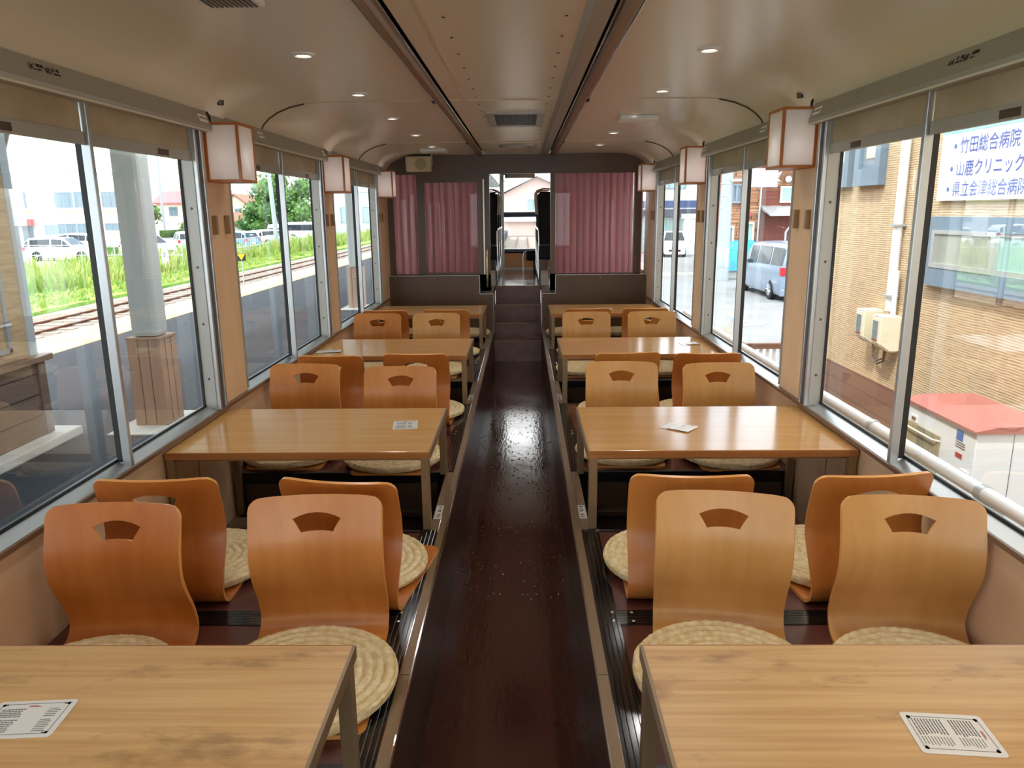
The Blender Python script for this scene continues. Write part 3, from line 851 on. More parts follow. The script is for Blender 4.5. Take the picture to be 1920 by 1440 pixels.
# --- plaited round straw cushions
def cushion_mesh():
    b = MB(); NA, ring = 150, 9; R0 = .245; sub = 6
    nr = ring * sub
    rows = []
    for i in range(nr + 1):
        r = R0 * i / nr
        rows.append((r, i))
    def zt(r, a):
        f = (r / R0 * ring - a / (2*PI)) % 1.0
        bump = math.sqrt(max(0, 1 - (2*f - 1)**2))
        strand = .5 + .5 * math.cos(a * 46 + f * 5.0 + int(r / R0 * ring) * 1.3)
        z = .0175 + .0125 * bump * (.76 + .24 * strand)
        return z * (1 if r < R0 * .985 else .8)
    c = b.v((0, 0, .026)); prev = None; first = None
    for r, i in rows[1:]:
        ring_ = [b.v(((r + (.0035*math.sin(a*5+1)+.0025*math.sin(a*11) if i == nr else 0)) * math.cos(a), r * math.sin(a), zt(r, a))) for a in (2*PI*k/NA for k in range(NA))]
        if prev is None:
            for k in range(NA): b.face([c, ring_[k], ring_[(k+1) % NA]], 0, True)
        else:
            for k in range(NA): b.face([prev[k], ring_[k], ring_[(k+1) % NA], prev[(k+1) % NA]], 0, True)
        prev = ring_
    for rr, z in ((R0 * 1.006, .013), (R0 * .99, .002), (R0 * .9, 0)):
        ring_ = [b.v((rr * math.cos(a), rr * math.sin(a), z + (.0008 * math.cos(a * 46)))) for a in (2*PI*k/NA for k in range(NA))]
        for k in range(NA): b.face([prev[k], ring_[k], ring_[(k+1) % NA], prev[(k+1) % NA]], 0, True)
        prev = ring_
    b.face(prev[::-1])
    return b
cush0 = cushion_mesh().build('straw_cushion', m['straw']); cush_used = []
def place_cushion(x, y, z, rz, lab):
    o = cush0 if not cush_used else cush0.copy()
    if cush_used: C.objects.link(o)
    cush_used.append(o)
    o.location = (x, y, z); o.rotation_euler = (0, 0, rz)
    tag(o, lab, 'cushion', 'round plaited straw cushions')
    return o

# (side, seat, x, rear y, turn in degrees, wood)
near = {0: [(-1, 'window', -1.09, 1.975, 0, 'b'), (-1, 'aisle', -.54, 2.03, 3, 'a'), (1, 'aisle', .635, 2.045, -9, 'c'), (1, 'window', 1.145, 2.005, -7, 'c')],
        1: [(-1, 'window', -1.115, 3.96, -2, 'a'), (-1, 'aisle', -.59, 3.875, 0, 'a'), (1, 'aisle', .585, 3.965, -3, 'c'), (1, 'window', 1.085, 3.915, 3, 'c')],
        2: [(-1, 'window', -1.115, 6.01, 0, 'a'), (-1, 'aisle', -.64, 6.01, 0, 'c'), (1, 'aisle', .565, 6.01, -2, 'c'), (1, 'window', 1.085, 6.01, 0, 'c')]}
far = {0: [(-1, 'window', -1.085, 2.15, 2, 'b'), (-1, 'aisle', -.52, 2.13, -9, 'b'), (1, 'aisle', .575, 2.165, -2, 'a'), (1, 'window', 1.14, 2.165, 6, 'a')],
       1: [(-1, 'window', -1.05, 4.17, -2, 'b'), (-1, 'aisle', -.565, 4.21, -2, 'b'), (1, 'aisle', .66, 4.2, 6, 'a'), (1, 'window', 1.105, 4.17, 0, 'b')],
       2: [(-1, 'window', -1.095, 6.17, -3, 'b'), (-1, 'aisle', -.585, 6.19, -2, 'a'), (1, 'aisle', .6, 6.19, 3, 'a'), (1, 'window', 1.075, 6.19, 0, 'a')]}
BW = ['nearest', 'middle', 'farthest']
WD = {'a': 'orange', 'b': 'deep orange', 'c': 'pale'}
for k in range(3):
    for fc, tab in (('near', near), ('far', far)):
        for s, seat, x, y, d, key in tab[k]:
            sd = 'left' if s < 0 else 'right'
            face = 'facing the camera' if fc == 'near' else 'seen from behind'
            lab = f'{WD[key]} bentwood legless chair {face}, {seat} seat of the {BW[k]} {sd} platform'
            rz = R(d) + (0 if fc == 'near' else PI)
            place_chair(key, x, y, rz, lab, f'{sd} row legless chairs')
            off = -.282 + random.uniform(-.008, .008)
            cx, cy = x - math.sin(rz) * off + random.uniform(-.012, .012), y + math.cos(rz) * off
            if (k, fc, s, seat) == (0, 'far', -1, 'aisle'): cx -= .055
            place_cushion(cx, cy, .3695, random.uniform(0, 6), f'round plaited straw cushion on the {seat} chair {face}, {BW[k]} {sd} platform')
for s, sd in SIDES:
    for seat, x in (('aisle', .53), ('window', 1.08)):
        place_cushion(s * x, 7.632, .354, random.uniform(0, 6), f'straw cushion without a chair against the partition, {sd} platform, {seat} side')

# --- wall lanterns
def make_lantern(s):
    t = thing('wall_lantern', 'x', 'lantern', (s * 1.345, 3.54, 1.715), 0, 'paper wall lanterns')
    x0, x1, y0, y1, h, p = 0, -s * .155, -.1, .1, .255, .012
    fr = MB()
    for x in (x0 - s * p / 2, x1 + s * p / 2):
        for y in (y0 + p/2, y1 - p/2): fr.box(x - p/2, x + p/2, y - p/2, y + p/2, 0, h, .0015)
    for z in (p/2, h - p/2):
        for y in (y0 + p/2, y1 - p/2): fr.box(min(x0, x1) + p, max(x0, x1) - p, y - p/2, y + p/2, z - p/2, z + p/2)
        for x in (x0 - s * p / 2, x1 + s * p / 2): fr.box(x - p/2, x + p/2, y0 + p, y1 - p, z - p/2, z + p/2)
    fr.build('frame', m['lampwood'], t)
    g = .004
    MB().box(min(x0, x1) + p, max(x0, x1) - p, y0 + g, y0 + g + .002, p, h - p).build('paper_pane', m['lamp_paper'], t)
    MB().box(min(x0, x1) + p, max(x0, x1) - p, y1 - g - .002, y1 - g, p, h - p).build('paper_pane', m['lamp_paper'], t)
    MB().box(x1 + s * g, x1 + s * (g + .002), y0 + p, y1 - p, p, h - p).build('paper_pane', m['lamp_paper'], t)
    MB().box(min(x0, x1) + p, max(x0, x1) - p, y0 + p, y1 - p, .001, .003).build('base_board', m['lampwood'], t)
    MB().tube([(-s * .03, -.085, h - .005), (-s * .03, -.085, h + .02), (-s * .02, -.085, h + .04), (-s * .003, -.085, h + .048)], .006, 8).build('cable', m['dark'], t)
    b = MB().lathe([(0, .07), (.012, .074), (.02, .09), (.016, .115), (.01, .13), (0, .13)], (-s * .077, 0, 0), n=14).build('bulb', m['bulb'], t)
    return t
m['bulb'] = emis('lit bulb', '#fff4ea', 3.0)
lant = {s: make_lantern(s) for s, _ in SIDES}
LAMPS = []
for s, sd in SIDES:
    for k in range(3):
        o = lant[s] if k == 0 else copy_tree(lant[s])
        o.location = (s * 1.345, 3.54 + BAY * k, 1.715 if s < 0 else 1.75)
        o['label'] = f'{("nearest", "middle", "farthest")[k]} wooden framed white paper lantern on the {sd} wall pillar'
        LAMPS.append((s * 1.268, 3.54 + BAY * k, 1.78, k))

# --- coat pegs, two on each pillar
for s, sd in SIDES:
    for k in range(3):
        for j, y in enumerate((3.455, 3.60)):
            if k == 2 and j: pass
            o = MB().box(-.011, .011, -.010, .010, 0, .085, .002).build('coat_peg', m['brownwood'])
            o.location = (s * 1.334, y + BAY * k, 1.485)
            tag(o, f'{("near", "far")[j]} one of two wooden coat pegs below the {("nearest", "middle", "farthest")[k]} {sd} lantern', 'coat peg', 'wooden coat pegs on the pillars')

# --- end partition
pw = MB()
pw.box(-1.34, 1.34, 7.98, 8.06, 1.955, 2.146)
for a, b_ in ((-1.345, -1.29), (-1.04, -.98), (-.40, -.285), (.345, .395), (1.22, 1.29)):
    pw.box(a, b_, 7.985, 8.055, .0 if abs(a) > .5 else .756, 1.955)
pw.box(-.98, -.40, 7.985, 8.055, 1.90, 1.955); pw.box(-1.29, -.285, 7.985, 8.055, .35, .93); pw.box(.345, 1.29, 7.985, 8.055, .35, .93)
struct('wall_front', pw, m['brownpanel'])
dr = bpy.data.objects.new('door_1', None); C.objects.link(dr); dr.location = (-.69, 7.99, .93); tag(dr, kind='structure')
fr = MB()
for a in ((-.98, -.955, .93, 1.90), (-.415, -.36, .93, 1.90), (-.955, -.415, 1.87, 1.90), (-.955, -.415, .93, .95)): fr.box(a[0], a[1], 7.96, 7.984, a[2], a[3])
fr.build('door_frame', m['brownpanel'], dr, world=True)
MB().box(-.955, -.415, 7.972, 7.976, .95, 1.87).build('pane', m['door_glass'], dr, world=True)
MB().box(-.352, -.338, 7.955, 7.965, .93, 1.90).build('edge_strip', m['alu'], dr, world=True)
for nm, a, b_ in (('window_11', -1.29, -1.04), ('window_12', .395, 1.22)):
    struct(nm, MB().box(a, b_, 8.015, 8.02, .93, 1.955), m['door_glass'])
def pleats(x0, x1, n_, lab, y=8.11, z0=.88, z1=1.98):
    b = MB(); N_ = n_ * 8; amp = .016; rows = []
    for z in (z0, z1):
        rows.append([b.v((x0 + (x1 - x0) * i / N_, y + amp * (abs(((i / 8) % 1) * 2 - 1) ** .6 - .5) + amp * .3 * math.sin(i * .37), z)) for i in range(N_ + 1)])
    for i in range(N_): b.face([rows[0][i], rows[0][i+1], rows[1][i+1], rows[1][i]], 0, True)
    bmesh.ops.solidify(b.bm, geom=b.bm.faces[:], thickness=.003)
    o = b.build('pleated_curtain', m['curtain']); tag(o, lab, 'curtain', 'mauve pleated curtains'); base_origin(o); return o
pleats(-1.31, -1.03, 4, 'narrow mauve pleated curtain beside the far left lantern')
pleats(-.99, -.40, 8, 'mauve pleated curtain behind the glass left of the doorway')
pleats(.38, 1.215, 12, 'wide glossy mauve pleated curtain right of the doorway')
pleats(1.225, 1.32, 2, 'thin strip of mauve curtain beside the far right lantern')
# stepped low panels
for s, sd in SIDES:
    t = thing('partition_panel', f'brown stepped low partition panel with pale edge {sd} of the steps', 'panel', (s * .8, 7.9, 0))
    poly = [(s * .252, 0), (s * .252, .732), (s * .397, .732), (s * .397, .925), (s * 1.344, .925), (s * 1.344, 0)]
    MB().prism(poly, 'y', 7.89, 7.915).build('panel', m['brownpanel'], t, world=True)
    e = MB()
    e.box(s * .252, s * .256, 7.8885, 7.9165, 0, .734); e.box(s * .252, s * .397, 7.8885, 7.9165, .730, .734)
    e.box(s * .395, s * .399, 7.8885, 7.9165, .730, .927); e.box(s * .395, s * 1.344, 7.8885, 7.9165, .923, .927)
    e.build('edge_strip', m['alu'], t, world=True)
    sc = MB()
    for x, z in ((.275, .7), (.42, .895), (.87, .895), (1.28, .895)): sc.lathe([(.007, 0), (.005, -.003), (0, -.003)], (s * x, 7.89, z), 'y', 10)
    sc.build('screws', m['chrome'], t, world=True)
# steps
st = thing('boarding_steps', 'maroon steps rising between the partition panels', 'steps', (0, 7.95, 0))
zs = [0, .226, .387, .568, .756]; ys = [7.93, 8.14, 8.34, 8.54, 8.56]
for i in range(4):
    MB().box(-.255, .255, ys[i], ys[i+1] + .02 if i < 3 else 8.56, 0, zs[i+1] - .004).build('step', m['step'], st, world=True)
    MB().box(-.255, .255, ys[i] - .006, ys[i] + .02, zs[i+1] - .012, zs[i+1], .003).build('nosing', m['taupe'], st, world=True)
for s, sd in SIDES: struct('wall_steps_' + sd, MB().box(s * .262, s * .34, 7.93, 8.55, 0, .756).box(s * 1.34, s * .34, 8.2, 8.55, 0, .756), m['brownpanel'])
for s, sd in SIDES:
    b = MB(); poly = [(8.56, .757), (8.50, .757), (8.50, .84), (8.515, .89), (8.56, .915), (8.9, .915), (8.9, .757)]
    o = b.prism(poly, 'x', s * .262, s * .34).build('seat_plinth', m['offwhite']); tag(o, f'pale rounded panel end at the top of the steps, {sd} side', 'panel'); base_origin(o)
o = MB().tube([(-.318, 7.97, .80), (-.318, 7.93, .82), (-.318, 7.925, .9), (-.318, 7.925, 1.1), (-.318, 7.93, 1.18), (-.318, 7.97, 1.2)], .011, 10).build('handrail', mat('brass coloured rail', '#b9a26a', .25, metal=.8))
tag(o, 'short upright brass coloured handrail left of the doorway', 'handrail'); base_origin(o)
# speaker on the header
t = thing('wall_speaker', 'beige box loudspeaker on the brown header at upper left', 'speaker', (-1.0, 7.93, 1.98))
MB().box(-1.115, -.865, 7.83, 7.975, 1.975, 2.125, .014).build('cabinet', m['beige'], t, world=True)
MB().lathe([(.056, 0), (.054, -.006), (.02, -.010), (0, -.010)], (-.965, 7.832, 2.05), 'y', 28).build('round_grille', m['beigemesh'], t, world=True)
br = MB()
for x in (-1.12, -.862): br.box(x - .003, x + .003, 7.86, 7.98, 2.03, 2.145)
br.build('bracket', m['beige'], t, world=True)

# --- raised observation end beyond the doorway
def make_seat(s):
    t = thing('reclining_seat', 'x', 'seat', (s * .55, 8.9, .757))
    def B(x0, x1, *a, **k): return (min(s*x0, s*x1) - s*.55, max(s*x0, s*x1) - s*.55) + a
    b = MB().prism([(-.02, .42), (.10, .44), (.16, .7), (.20, .98), (.17, 1.03), (.08, 1.04), (.05, .98), (.02, .7)], 'x', s * .24 - s * .55, s * .88 - s * .55)
    bmesh.ops.bevel(b.bm, geom=b.bm.edges[:], offset=.02, segments=2, affect='EDGES')
    b.build('backrest', m['seatfab'], t)
    q = B(.24, .88, -.38, .02, .28, .44); MB().box(*q, .03).build('seat_cushion', m['seatfab'], t)
    q = B(.26, .34, -.3, -.02, 0, .28); MB().box(*q).build('pedestal', m['taupedark'], t)
    g = MB(); x = s * .235 - s * .55
    g.tube([(x, .03, .78), (x - s*.012, .03, .95), (x - s*.012, .08, 1.05), (x + s*.06, .11, 1.075), (x + s*.16, .13, 1.07)], .009, 8)
    g.build('grab_handle', m['taupe'], t)
    a = MB(); a.tube([(x, -.3, .05), (x, -.3, .6), (x, .0, .62), (x, .03, .45)], .011, 8); a.build('armrest', m['chrome'], t)
    return t
for s, sd in SIDES:
    p = make_seat(s)
    for k in range(3):
        o = p if k == 0 else copy_tree(p)
        o.location = (s * .55, 8.98 + .72 * k, .757)
        o['label'] = f'{("nearest", "middle", "farthest")[k]} black upholstered seat {sd} of the upper aisle beyond the doorway'
        o['group'] = 'black seats in the raised end'
cw = MB().box(-1.34, 1.34, YE, YE + .08, .756, 1.0)
for a in (-1.34, -.27, 1.24): cw.box(a, a + (.1 if abs(a) > 1 else .06), YE, YE + .08, 1.0, 2.15)
cw.box(-1.34, 1.34, YE, YE + .08, 2.12, 2.2)
struct('wall_cab', cw, m['offwhite'])
struct('trim_9', MB().box(-.21, .6, YE - .006, YE, .78, .985), m['frontpanel'])
t = bpy.data.objects.new('window_13', None); C.objects.link(t); t.location = (.5, YE, 1.0); tag(t, kind='structure')
MB().box(-.21, 1.24, YE + .03, YE + .035, 1.0, 2.12).build('pane', m['glass'], t, world=True)
MB().box(-.21, 1.24, YE + .0, YE + .03, .985, 1.0).build('sill', m['alu'], t, world=True)
MB().box(-.21, 1.24, YE + .01, YE + .05, 1.0, 1.035).build('frame', m['navy2'], t, world=True)
MB().box(-.21, 1.24, YE + .01, YE + .05, 1.495, 1.553).build('frame', m['navy2'], t, world=True)
MB().tube([(-.21, YE - .03, 1.562), (1.2, YE - .03, 1.562)], .009, 8).build('safety_bar', m['chrome'], t, world=True)
MB().tube([(-.21, YE - .03, 1.045), (1.2, YE - .03, 1.045)], .008, 8).build('safety_bar', m['chrome'], t, world=True)
o = MB().box(-.19, .232, YE - .12, YE - .1, 2.03, 2.09, .004).build('sun_visor', mat('pinkish sun visor', '#a08a84', .5)); tag(o, 'folded sun visor at the top of the front window', 'visor'); base_origin(o)
t = thing('cab_fan', 'small dark ceiling device with a cable loop at the front window', 'device', (-.19, 10.8, 2.0))
MB().box(-.215, -.155, 10.77, 10.85, 2.07, 2.145, .005).build('mount', m['dark'], t, world=True)
MB().tube([(-.19 + .035 * math.cos(a), 10.8, 2.03 + .045 * math.sin(a)) for a in (2*PI*i/12 for i in range(13))], .006, 6).build('loop', m['dark'], t, world=True)
t = thing('driver_seat', 'black padded seat back at the front window with a pale curved rail', 'seat', (.25, 10.6, .757))
MB().box(.1, .42, 10.55, 10.62, .9, 1.05, .03).build('back', m['seatfab'], t, world=True)
MB().box(.2, .3, 10.56, 10.6, .757, .91).build('post', m['dark'], t, world=True)
MB().tube([(.06, 10.6, .757), (.06, 10.6, .95), (.08, 10.6, 1.02), (.14, 10.6, 1.04), (.2, 10.6, 1.03)], .009, 8).build('rail', m['white'], t, world=True)
# --- wall behind the viewer
struct('wall_back', MB().box(-1.34, 1.34, Y0 - .08, Y0, -.05, .75).box(-1.34, 1.34, Y0 - .08, Y0, 2.0, 2.2).box(-1.34, -1.2, Y0 - .08, Y0, .75, 2.0).box(1.2, 1.34, Y0 - .08, Y0, .75, 2.0), m['peach'])
struct('window_14', MB().box(-1.2, 1.2, Y0 - .05, Y0 - .045, .75, 2.0), m['glass'])
# ================================================================== OUTSIDE, LEFT (station)
PZ, GZ, RZ = -.6, -1.25, -1.4
struct('floor_platform', MB().box(-7.55, -1.72, -12, 90, PZ - .6, PZ), m['asphalt'])
struct('floor_platform_edge', MB().box(-8.75, -7.55, -12, 90, PZ - .6, PZ).box(-7.62, -7.56, -12, 90, PZ, PZ + .003, mi=1), m['concrete'], mats=[m['yellowline']])
struct('floor_ground', MB().box(-160, 160, -40, 260, -1.9, -1.42), m['lot'])
struct('floor_ballast', MB().prism([(-8.75, -1.45), (-8.75, -1.38), (-10.6, -1.32), (-14.2, -1.32), (-15.0, -1.45)], 'y', -10, 130), m['gravel'])
struct('floor_grass', MB().box(-27, -15.0, -10, 130, -1.45, -1.30).box(-19.5, -15, 60, 130, -1.30, -1.27), m['grass'])
struct('floor_carpark', MB().box(-75, -27, -10, 130, -1.45, -1.27).box(-27, -20.5, 52, 130, -1.45, -1.265), m['lot'])
t = thing('railway_track', 'rusty railway track on grey ballast beyond the station platform', 'track', (-12.7, 60, -1.4))
for x in (-12.17, -13.24):
    MB().prism([(x - .06, -1.4), (x + .06, -1.4), (x + .055, -1.385), (x + .012, -1.37), (x + .012, -1.29), (x + .034, -1.28), (x + .034, -1.25), (x - .034, -1.25), (x - .034, -1.28), (x - .012, -1.29), (x - .012, -1.37), (x - .055, -1.385)], 'y', -8, 120).build('rail', m['rail'], t, world=True)
sl0 = None
for i in range(95):
    if sl0 is None: sl0 = MB().box(-1.0, 1.0, -.11, .11, 0, .1, .01).build('sleeper', m['sleeper'], t); q = sl0
    else: q = sl0.copy(); C.objects.link(q); q.parent = t
    q.location = (0, 10 + i * .72 - 60, 0)
# canopy that shades the platform
cn = MB().box(-7.4, -2.1, -12, 80, 4.05, 4.2)
for y in range(-10, 80, 5): cn.box(-7.3, -2.2, y, y + .12, 3.85, 4.05)
o = cn.build('platform_canopy', m['pillar']); tag(o, 'pale station canopy roof over the left platform', 'canopy'); base_origin(o)

def station_pillar(x, y, lab):
    t = thing('station_pillar', lab, 'pillar', (x, y, PZ), 0, 'station platform pillars')
    MB().box(-.31, .20, -.33, .62, 0, .012).build('white_pad', m['whitecon'], t)
    b = MB().box(-.17, .17, 0, .37, .012, .935)
    for q in (-.06, .05): b.box(q - .003, q + .003, -.002, 0, .03, .92, mi=1)
    for q in (.12, .25): b.box(.17, .172, q - .003, q + .003, .03, .92, mi=1)
    b.build('timber_cladding', m['cladding'], t, mats=[m['taupedark']])
    MB().box(-.178, .178, -.008, .378, .925, .945).build('cladding_cap', m['cladding'], t)
    MB().box(-.135, .135, .04, .31, .945, 4.45, .045).build('column', m['pillar'], t)
station_pillar(-3.86, 7.56, 'pale grey platform column with brown timber clad base outside the nearest left window')
station_pillar(-3.86, 17.45, 'distant pale platform column with brown clad base outside the farthest left window')

# dark timber platform hut at the far left
t = thing('platform_shelter', 'dark boarded platform shelter with window at the far left edge', 'shelter', (-5.6, 4, PZ))
b = MB(); x1, yE = -4.62, 7.08
b.box(-7.2, x1, -2, yE, PZ + .1, .22)
for i in range(1, 4): b.box(x1 - .001, x1 + .002, -2, yE, PZ + .1 + .2 * i - .006, PZ + .1 + .2 * i + .006, mi=1)
b.box(x1 - .1, x1 + .02, yE - .1, yE + .01, PZ + .1, .22)
b.build('boarded_wall', m['shedboard'], t, world=True, mats=[m['dark']])
MB().box(-7.2, x1 + .07, -2, yE + .08, .215, .275, .01).build('sill_rail', m['shedrail'], t, world=True)
MB().box(-7.2, x1 + .16, -2, yE + .24, PZ + .0, PZ + .09, .015).build('white_base', m['whitecon'], t, world=True)
MB().box(-7.2, x1 - .02, 6.4, yE - .12, .275, 3.1).build('beige_wall', m['shedcloth'], t, world=True)
MB().box(x1 - .14, x1 - .01, yE - .14, yE - .02, .275, 3.1, .01).build('corner_post', m['bluepost'], t, world=True)
f = MB(); f.box(x1 - .03, x1 + .0, 6.66, 6.70, .36, 2.6); f.box(x1 - .03, x1, 5.0, 6.70, .36, .40)
f.build('window_frame', m['winframe'], t, world=True)
MB().box(x1 - .04, x1 - .03, 5.0, 6.68, .38, 2.6).build('pane', m['winblue'], t, world=True)
MB().box(-7.2, x1 - .05, -2, 6.4, 2.6, 3.1).build('upper_wall', m['shedcloth'], t, world=True)
MB().tube([(x1 - .06, yE - .06, 2.1), (x1 - .06, yE + .5, 3.05)], .035, 8).build('brace', m['shedboard'], t, world=True)

# signs beside the track
t = thing('warning_sign', 'small square sign with yellow triangle on black, on a thin post', 'sign', (-8.55, 23.1, PZ))
MB().tube([(0, 0, 0), (0, 0, 1.05)], .022, 8).build('post', m['galv'], t)
MB().box(-.13, .13, -.03, -.015, .78, 1.0).build('board', m['blackgloss'], t)
MB().prism([(-.12, .99), (.12, .99), (0, .80)], 'y', -.038, -.031).build('triangle', m['yellow'], t)
t = thing('distance_post', 'white pointed distance post marked 3 in the grass', 'post', (-18.4, 38.9, -1.3))
MB().prism([(-.15, 0), (.15, 0), (.15, 1.05), (0, 1.3), (-.15, 1.05)], 'y', -.06, .06).build('board', m['white'], t)
text('3', .34, Vector((-18.49, 38.83, -.52)), Matrix(((1, 0, 0), (0, 0, -1), (0, 1, 0))), m['ink'], t, 'number')
t = thing('lamp_post', 'slim pale grey pole standing in the grass in front of the big tree', 'pole', (-18.95, 58.7, -1.3))
MB().tube([(0, 0, 0), (-.1, 0, 3), (-.25, 0, 6.1)], [.19, .17, .15], 12).build('shaft', m['polegrey'], t)

# fence round the car park
def chain_fence(pts, lab, h=1.25):
    t = thing('mesh_fence', lab, 'fence', pts[0] + (-1.3,))
    pr = MB(); P_ = []
    for a, b_ in zip(pts, pts[1:]):
        L_ = math.dist(a, b_); k = max(1, round(L_ / 2.2))
        for i in range(k): P_.append((a[0] + (b_[0]-a[0])*i/k, a[1] + (b_[1]-a[1])*i/k))
    P_.append(pts[-1])
    for x, y in P_: MB().tube([(x, y, -1.3), (x, y, -1.3 + h)], .035, 8).build('post', m['galv'], t, world=True)
    for z in (h, h * .55): pr.tube([(x, y, -1.3 + z) for x, y in P_], .03, 6)
    pr.build('rails', m['galv'], t, world=True)
    w = MB()
    for (ax, ay), (bx, by) in zip(P_, P_[1:]):
        for i in range(5): w.tube([(ax+(bx-ax)*i/5, ay+(by-ay)*i/5, -1.2), (ax+(bx-ax)*(i+1)/5, ay+(by-ay)*(i+1)/5, -1.3+h)], .008, 3)
    w.build('mesh', m['galv'], t, world=True)
chain_fence([(-35, 44.5), (-27, 43), (-18.9, 42)], 'low galvanised fence in front of the white parked cars')
chain_fence([(-18.9, 50), (-20.3, 70), (-20.8, 100)], 'galvanised fence along the grass beside the far car park')

# tall weeds
rw = random.Random(3)
wm = MB()
def tuft(x, y, z, h, n_=7, w=.05):
    for _ in range(n_):
        a = rw.uniform(0, 2*PI); l = rw.uniform(.3, 1) * h; d = rw.uniform(.1, .5) * l
        x0, y0 = x + rw.gauss(0, .12), y + rw.gauss(0, .12)
        px, py = math.cos(a + PI/2) * w, math.sin(a + PI/2) * w
        tip = (x0 + math.cos(a) * d, y0 + math.sin(a) * d, z + l)
        mid = (x0 + math.cos(a) * d * .35, y0 + math.sin(a) * d * .35, z + l * .6)
        v0 = wm.v((x0 - px, y0 - py, z)); v1 = wm.v((x0 + px, y0 + py, z)); v2 = wm.v((mid[0] + px * .8, mid[1] + py * .8, mid[2])); v3 = wm.v((mid[0] - px * .8, mid[1] - py * .8, mid[2])); v4 = wm.v(tip)
        wm.face([v0, v1, v2, v3]); wm.face([v3, v2, v4])
for _ in range(1500):
    x = rw.uniform(-26, -17.5); y = rw.uniform(28, 75)
    if math.hypot(x + 22, y - 38) < 2 and rw.random() < .7: continue
    tuft(x, y, -1.32, rw.uniform(.35, 1.15))
for _ in range(500):
    x = rw.uniform(-19.5, -16); y = rw.uniform(55, 104); tuft(x, y, -1.3, rw.uniform(.5, 1.6))
for _ in range(900):
    x = rw.uniform(-19, -15.2); y = rw.uniform(20, 60); tuft(x, y, -1.32, rw.uniform(.12, .3))
o = wm.build('wild_weeds', m['weeds'], recalc=False); tag(o, 'tall wild grass and weeds between the track and the car park', 'weeds', kind='stuff')

# trees
def foliage(b, c, r, n_, size, rd):
    for _ in range(n_):
        u = rd.gauss(0, 1), rd.gauss(0, 1), rd.gauss(0, 1); l = math.sqrt(sum(q*q for q in u)) or 1
        k = rd.uniform(.72, 1.05)
        p = Vector((c[0] + u[0]/l*r[0]*k, c[1] + u[1]/l*r[1]*k, c[2] + u[2]/l*r[2]*k))
        nrm = Vector((u[0]/l + rd.gauss(0, .5), u[1]/l + rd.gauss(0, .5), u[2]/l + rd.gauss(.3, .5))).normalized()
        a = nrm.orthogonal().normalized(); b2 = nrm.cross(a); th = rd.uniform(0, 2*PI)
        e1 = (a * math.cos(th) + b2 * math.sin(th)) * size * rd.uniform(.6, 1.3); e2 = nrm.cross(e1) * .6
        b.face([b.v(p - e1), b.v(p + e2), b.v(p + e1), b.v(p - e2)])
def tree(x, y, blobs, trunk_h, lab, mm, size=.28, dens=60, seed=1, group=None):
    t = thing('tree', lab, 'tree', (x, y, -1.3), 0, group); rd = random.Random(seed)
    MB().tube([(0, 0, 0), (.1, 0, trunk_h * .6), (0, .1, trunk_h)], [.28, .2, .1], 8).build('trunk', m['bark'], t)
    b = MB(); core = MB()
    for dx, dy, z, r in blobs:
        foliage(b, (dx, dy, z), (r, r, r * .85), int(dens * r * r), size, rd)
        core.lathe([(0, z - r * .62)] + [(r * .72 * math.sin(a), z - r * .62 * math.cos(a)) for a in (PI*i/8 for i in range(1, 8))] + [(0, z + r * .62)], (dx, dy, 0), n=12)
    b.build('foliage', mm, t, recalc=False); core.build('inner_foliage', mm, t)
tree(-33, 104, [(-3.2, 0, 3.2, 2.0), (-1.2, -1, 6.0, 2.4), (1.2, -.5, 4.6, 2.5), (3.6, 0, 6.2, 1.9), (-1, -1.5, 3.2, 2.3), (3.2, -1, 3.2, 2.2), (.2, 0, 7.4, 1.5), (-4.2, -1, 1.6, 1.5), (-2.4, -2, 1.1, 1.4), (2, -2, 1.6, 1.7)], 5, 'large broad-leaved green tree beyond the far car park', m['leaves'], .3, 75, 2)
tree(-57.5, 114, [(-2, 0, 3.5, 2.2), (0, 0, 6, 2.2), (1.6, 0, 3, 2), (0, 0, 1.4, 2)], 4, 'green tree behind the white building beside the utility pole', m['leaves'], .3, 55, 4)
tree(-45.6, 104, [(0, 0, 1.2, 1.4), (2.2, 0, 1.0, 1.3), (4, 0, 1.2, 1.4)], 1, 'low bright green bush below the red roofed house', m['leaves2'], .22, 60, 5)
hb = MB(); rd = random.Random(9)
hb.box(-46.6, -41, 97.5, 98.5, -1.3, -.35)
foliage(hb, (-43.8, 98, -.8), (2.9, .7, .55), 1400, .16, rd)
o = hb.build('hedge', m['hedge'], recalc=False); tag(o, 'clipped hedge at the end of the car park below the utility pole', 'hedge'); base_origin(o)
hb = MB(); hb.box(-33, -28.6, 52.8, 53.5, -1.3, -.6); foliage(hb, (-31, 53.2, -.9), (2.6, .5, .45), 500, .14, rd)
o = hb.build('hedge', m['hedge'], recalc=False); tag(o, 'dark clipped hedge behind the nearest white parked wagon', 'hedge'); base_origin(o)

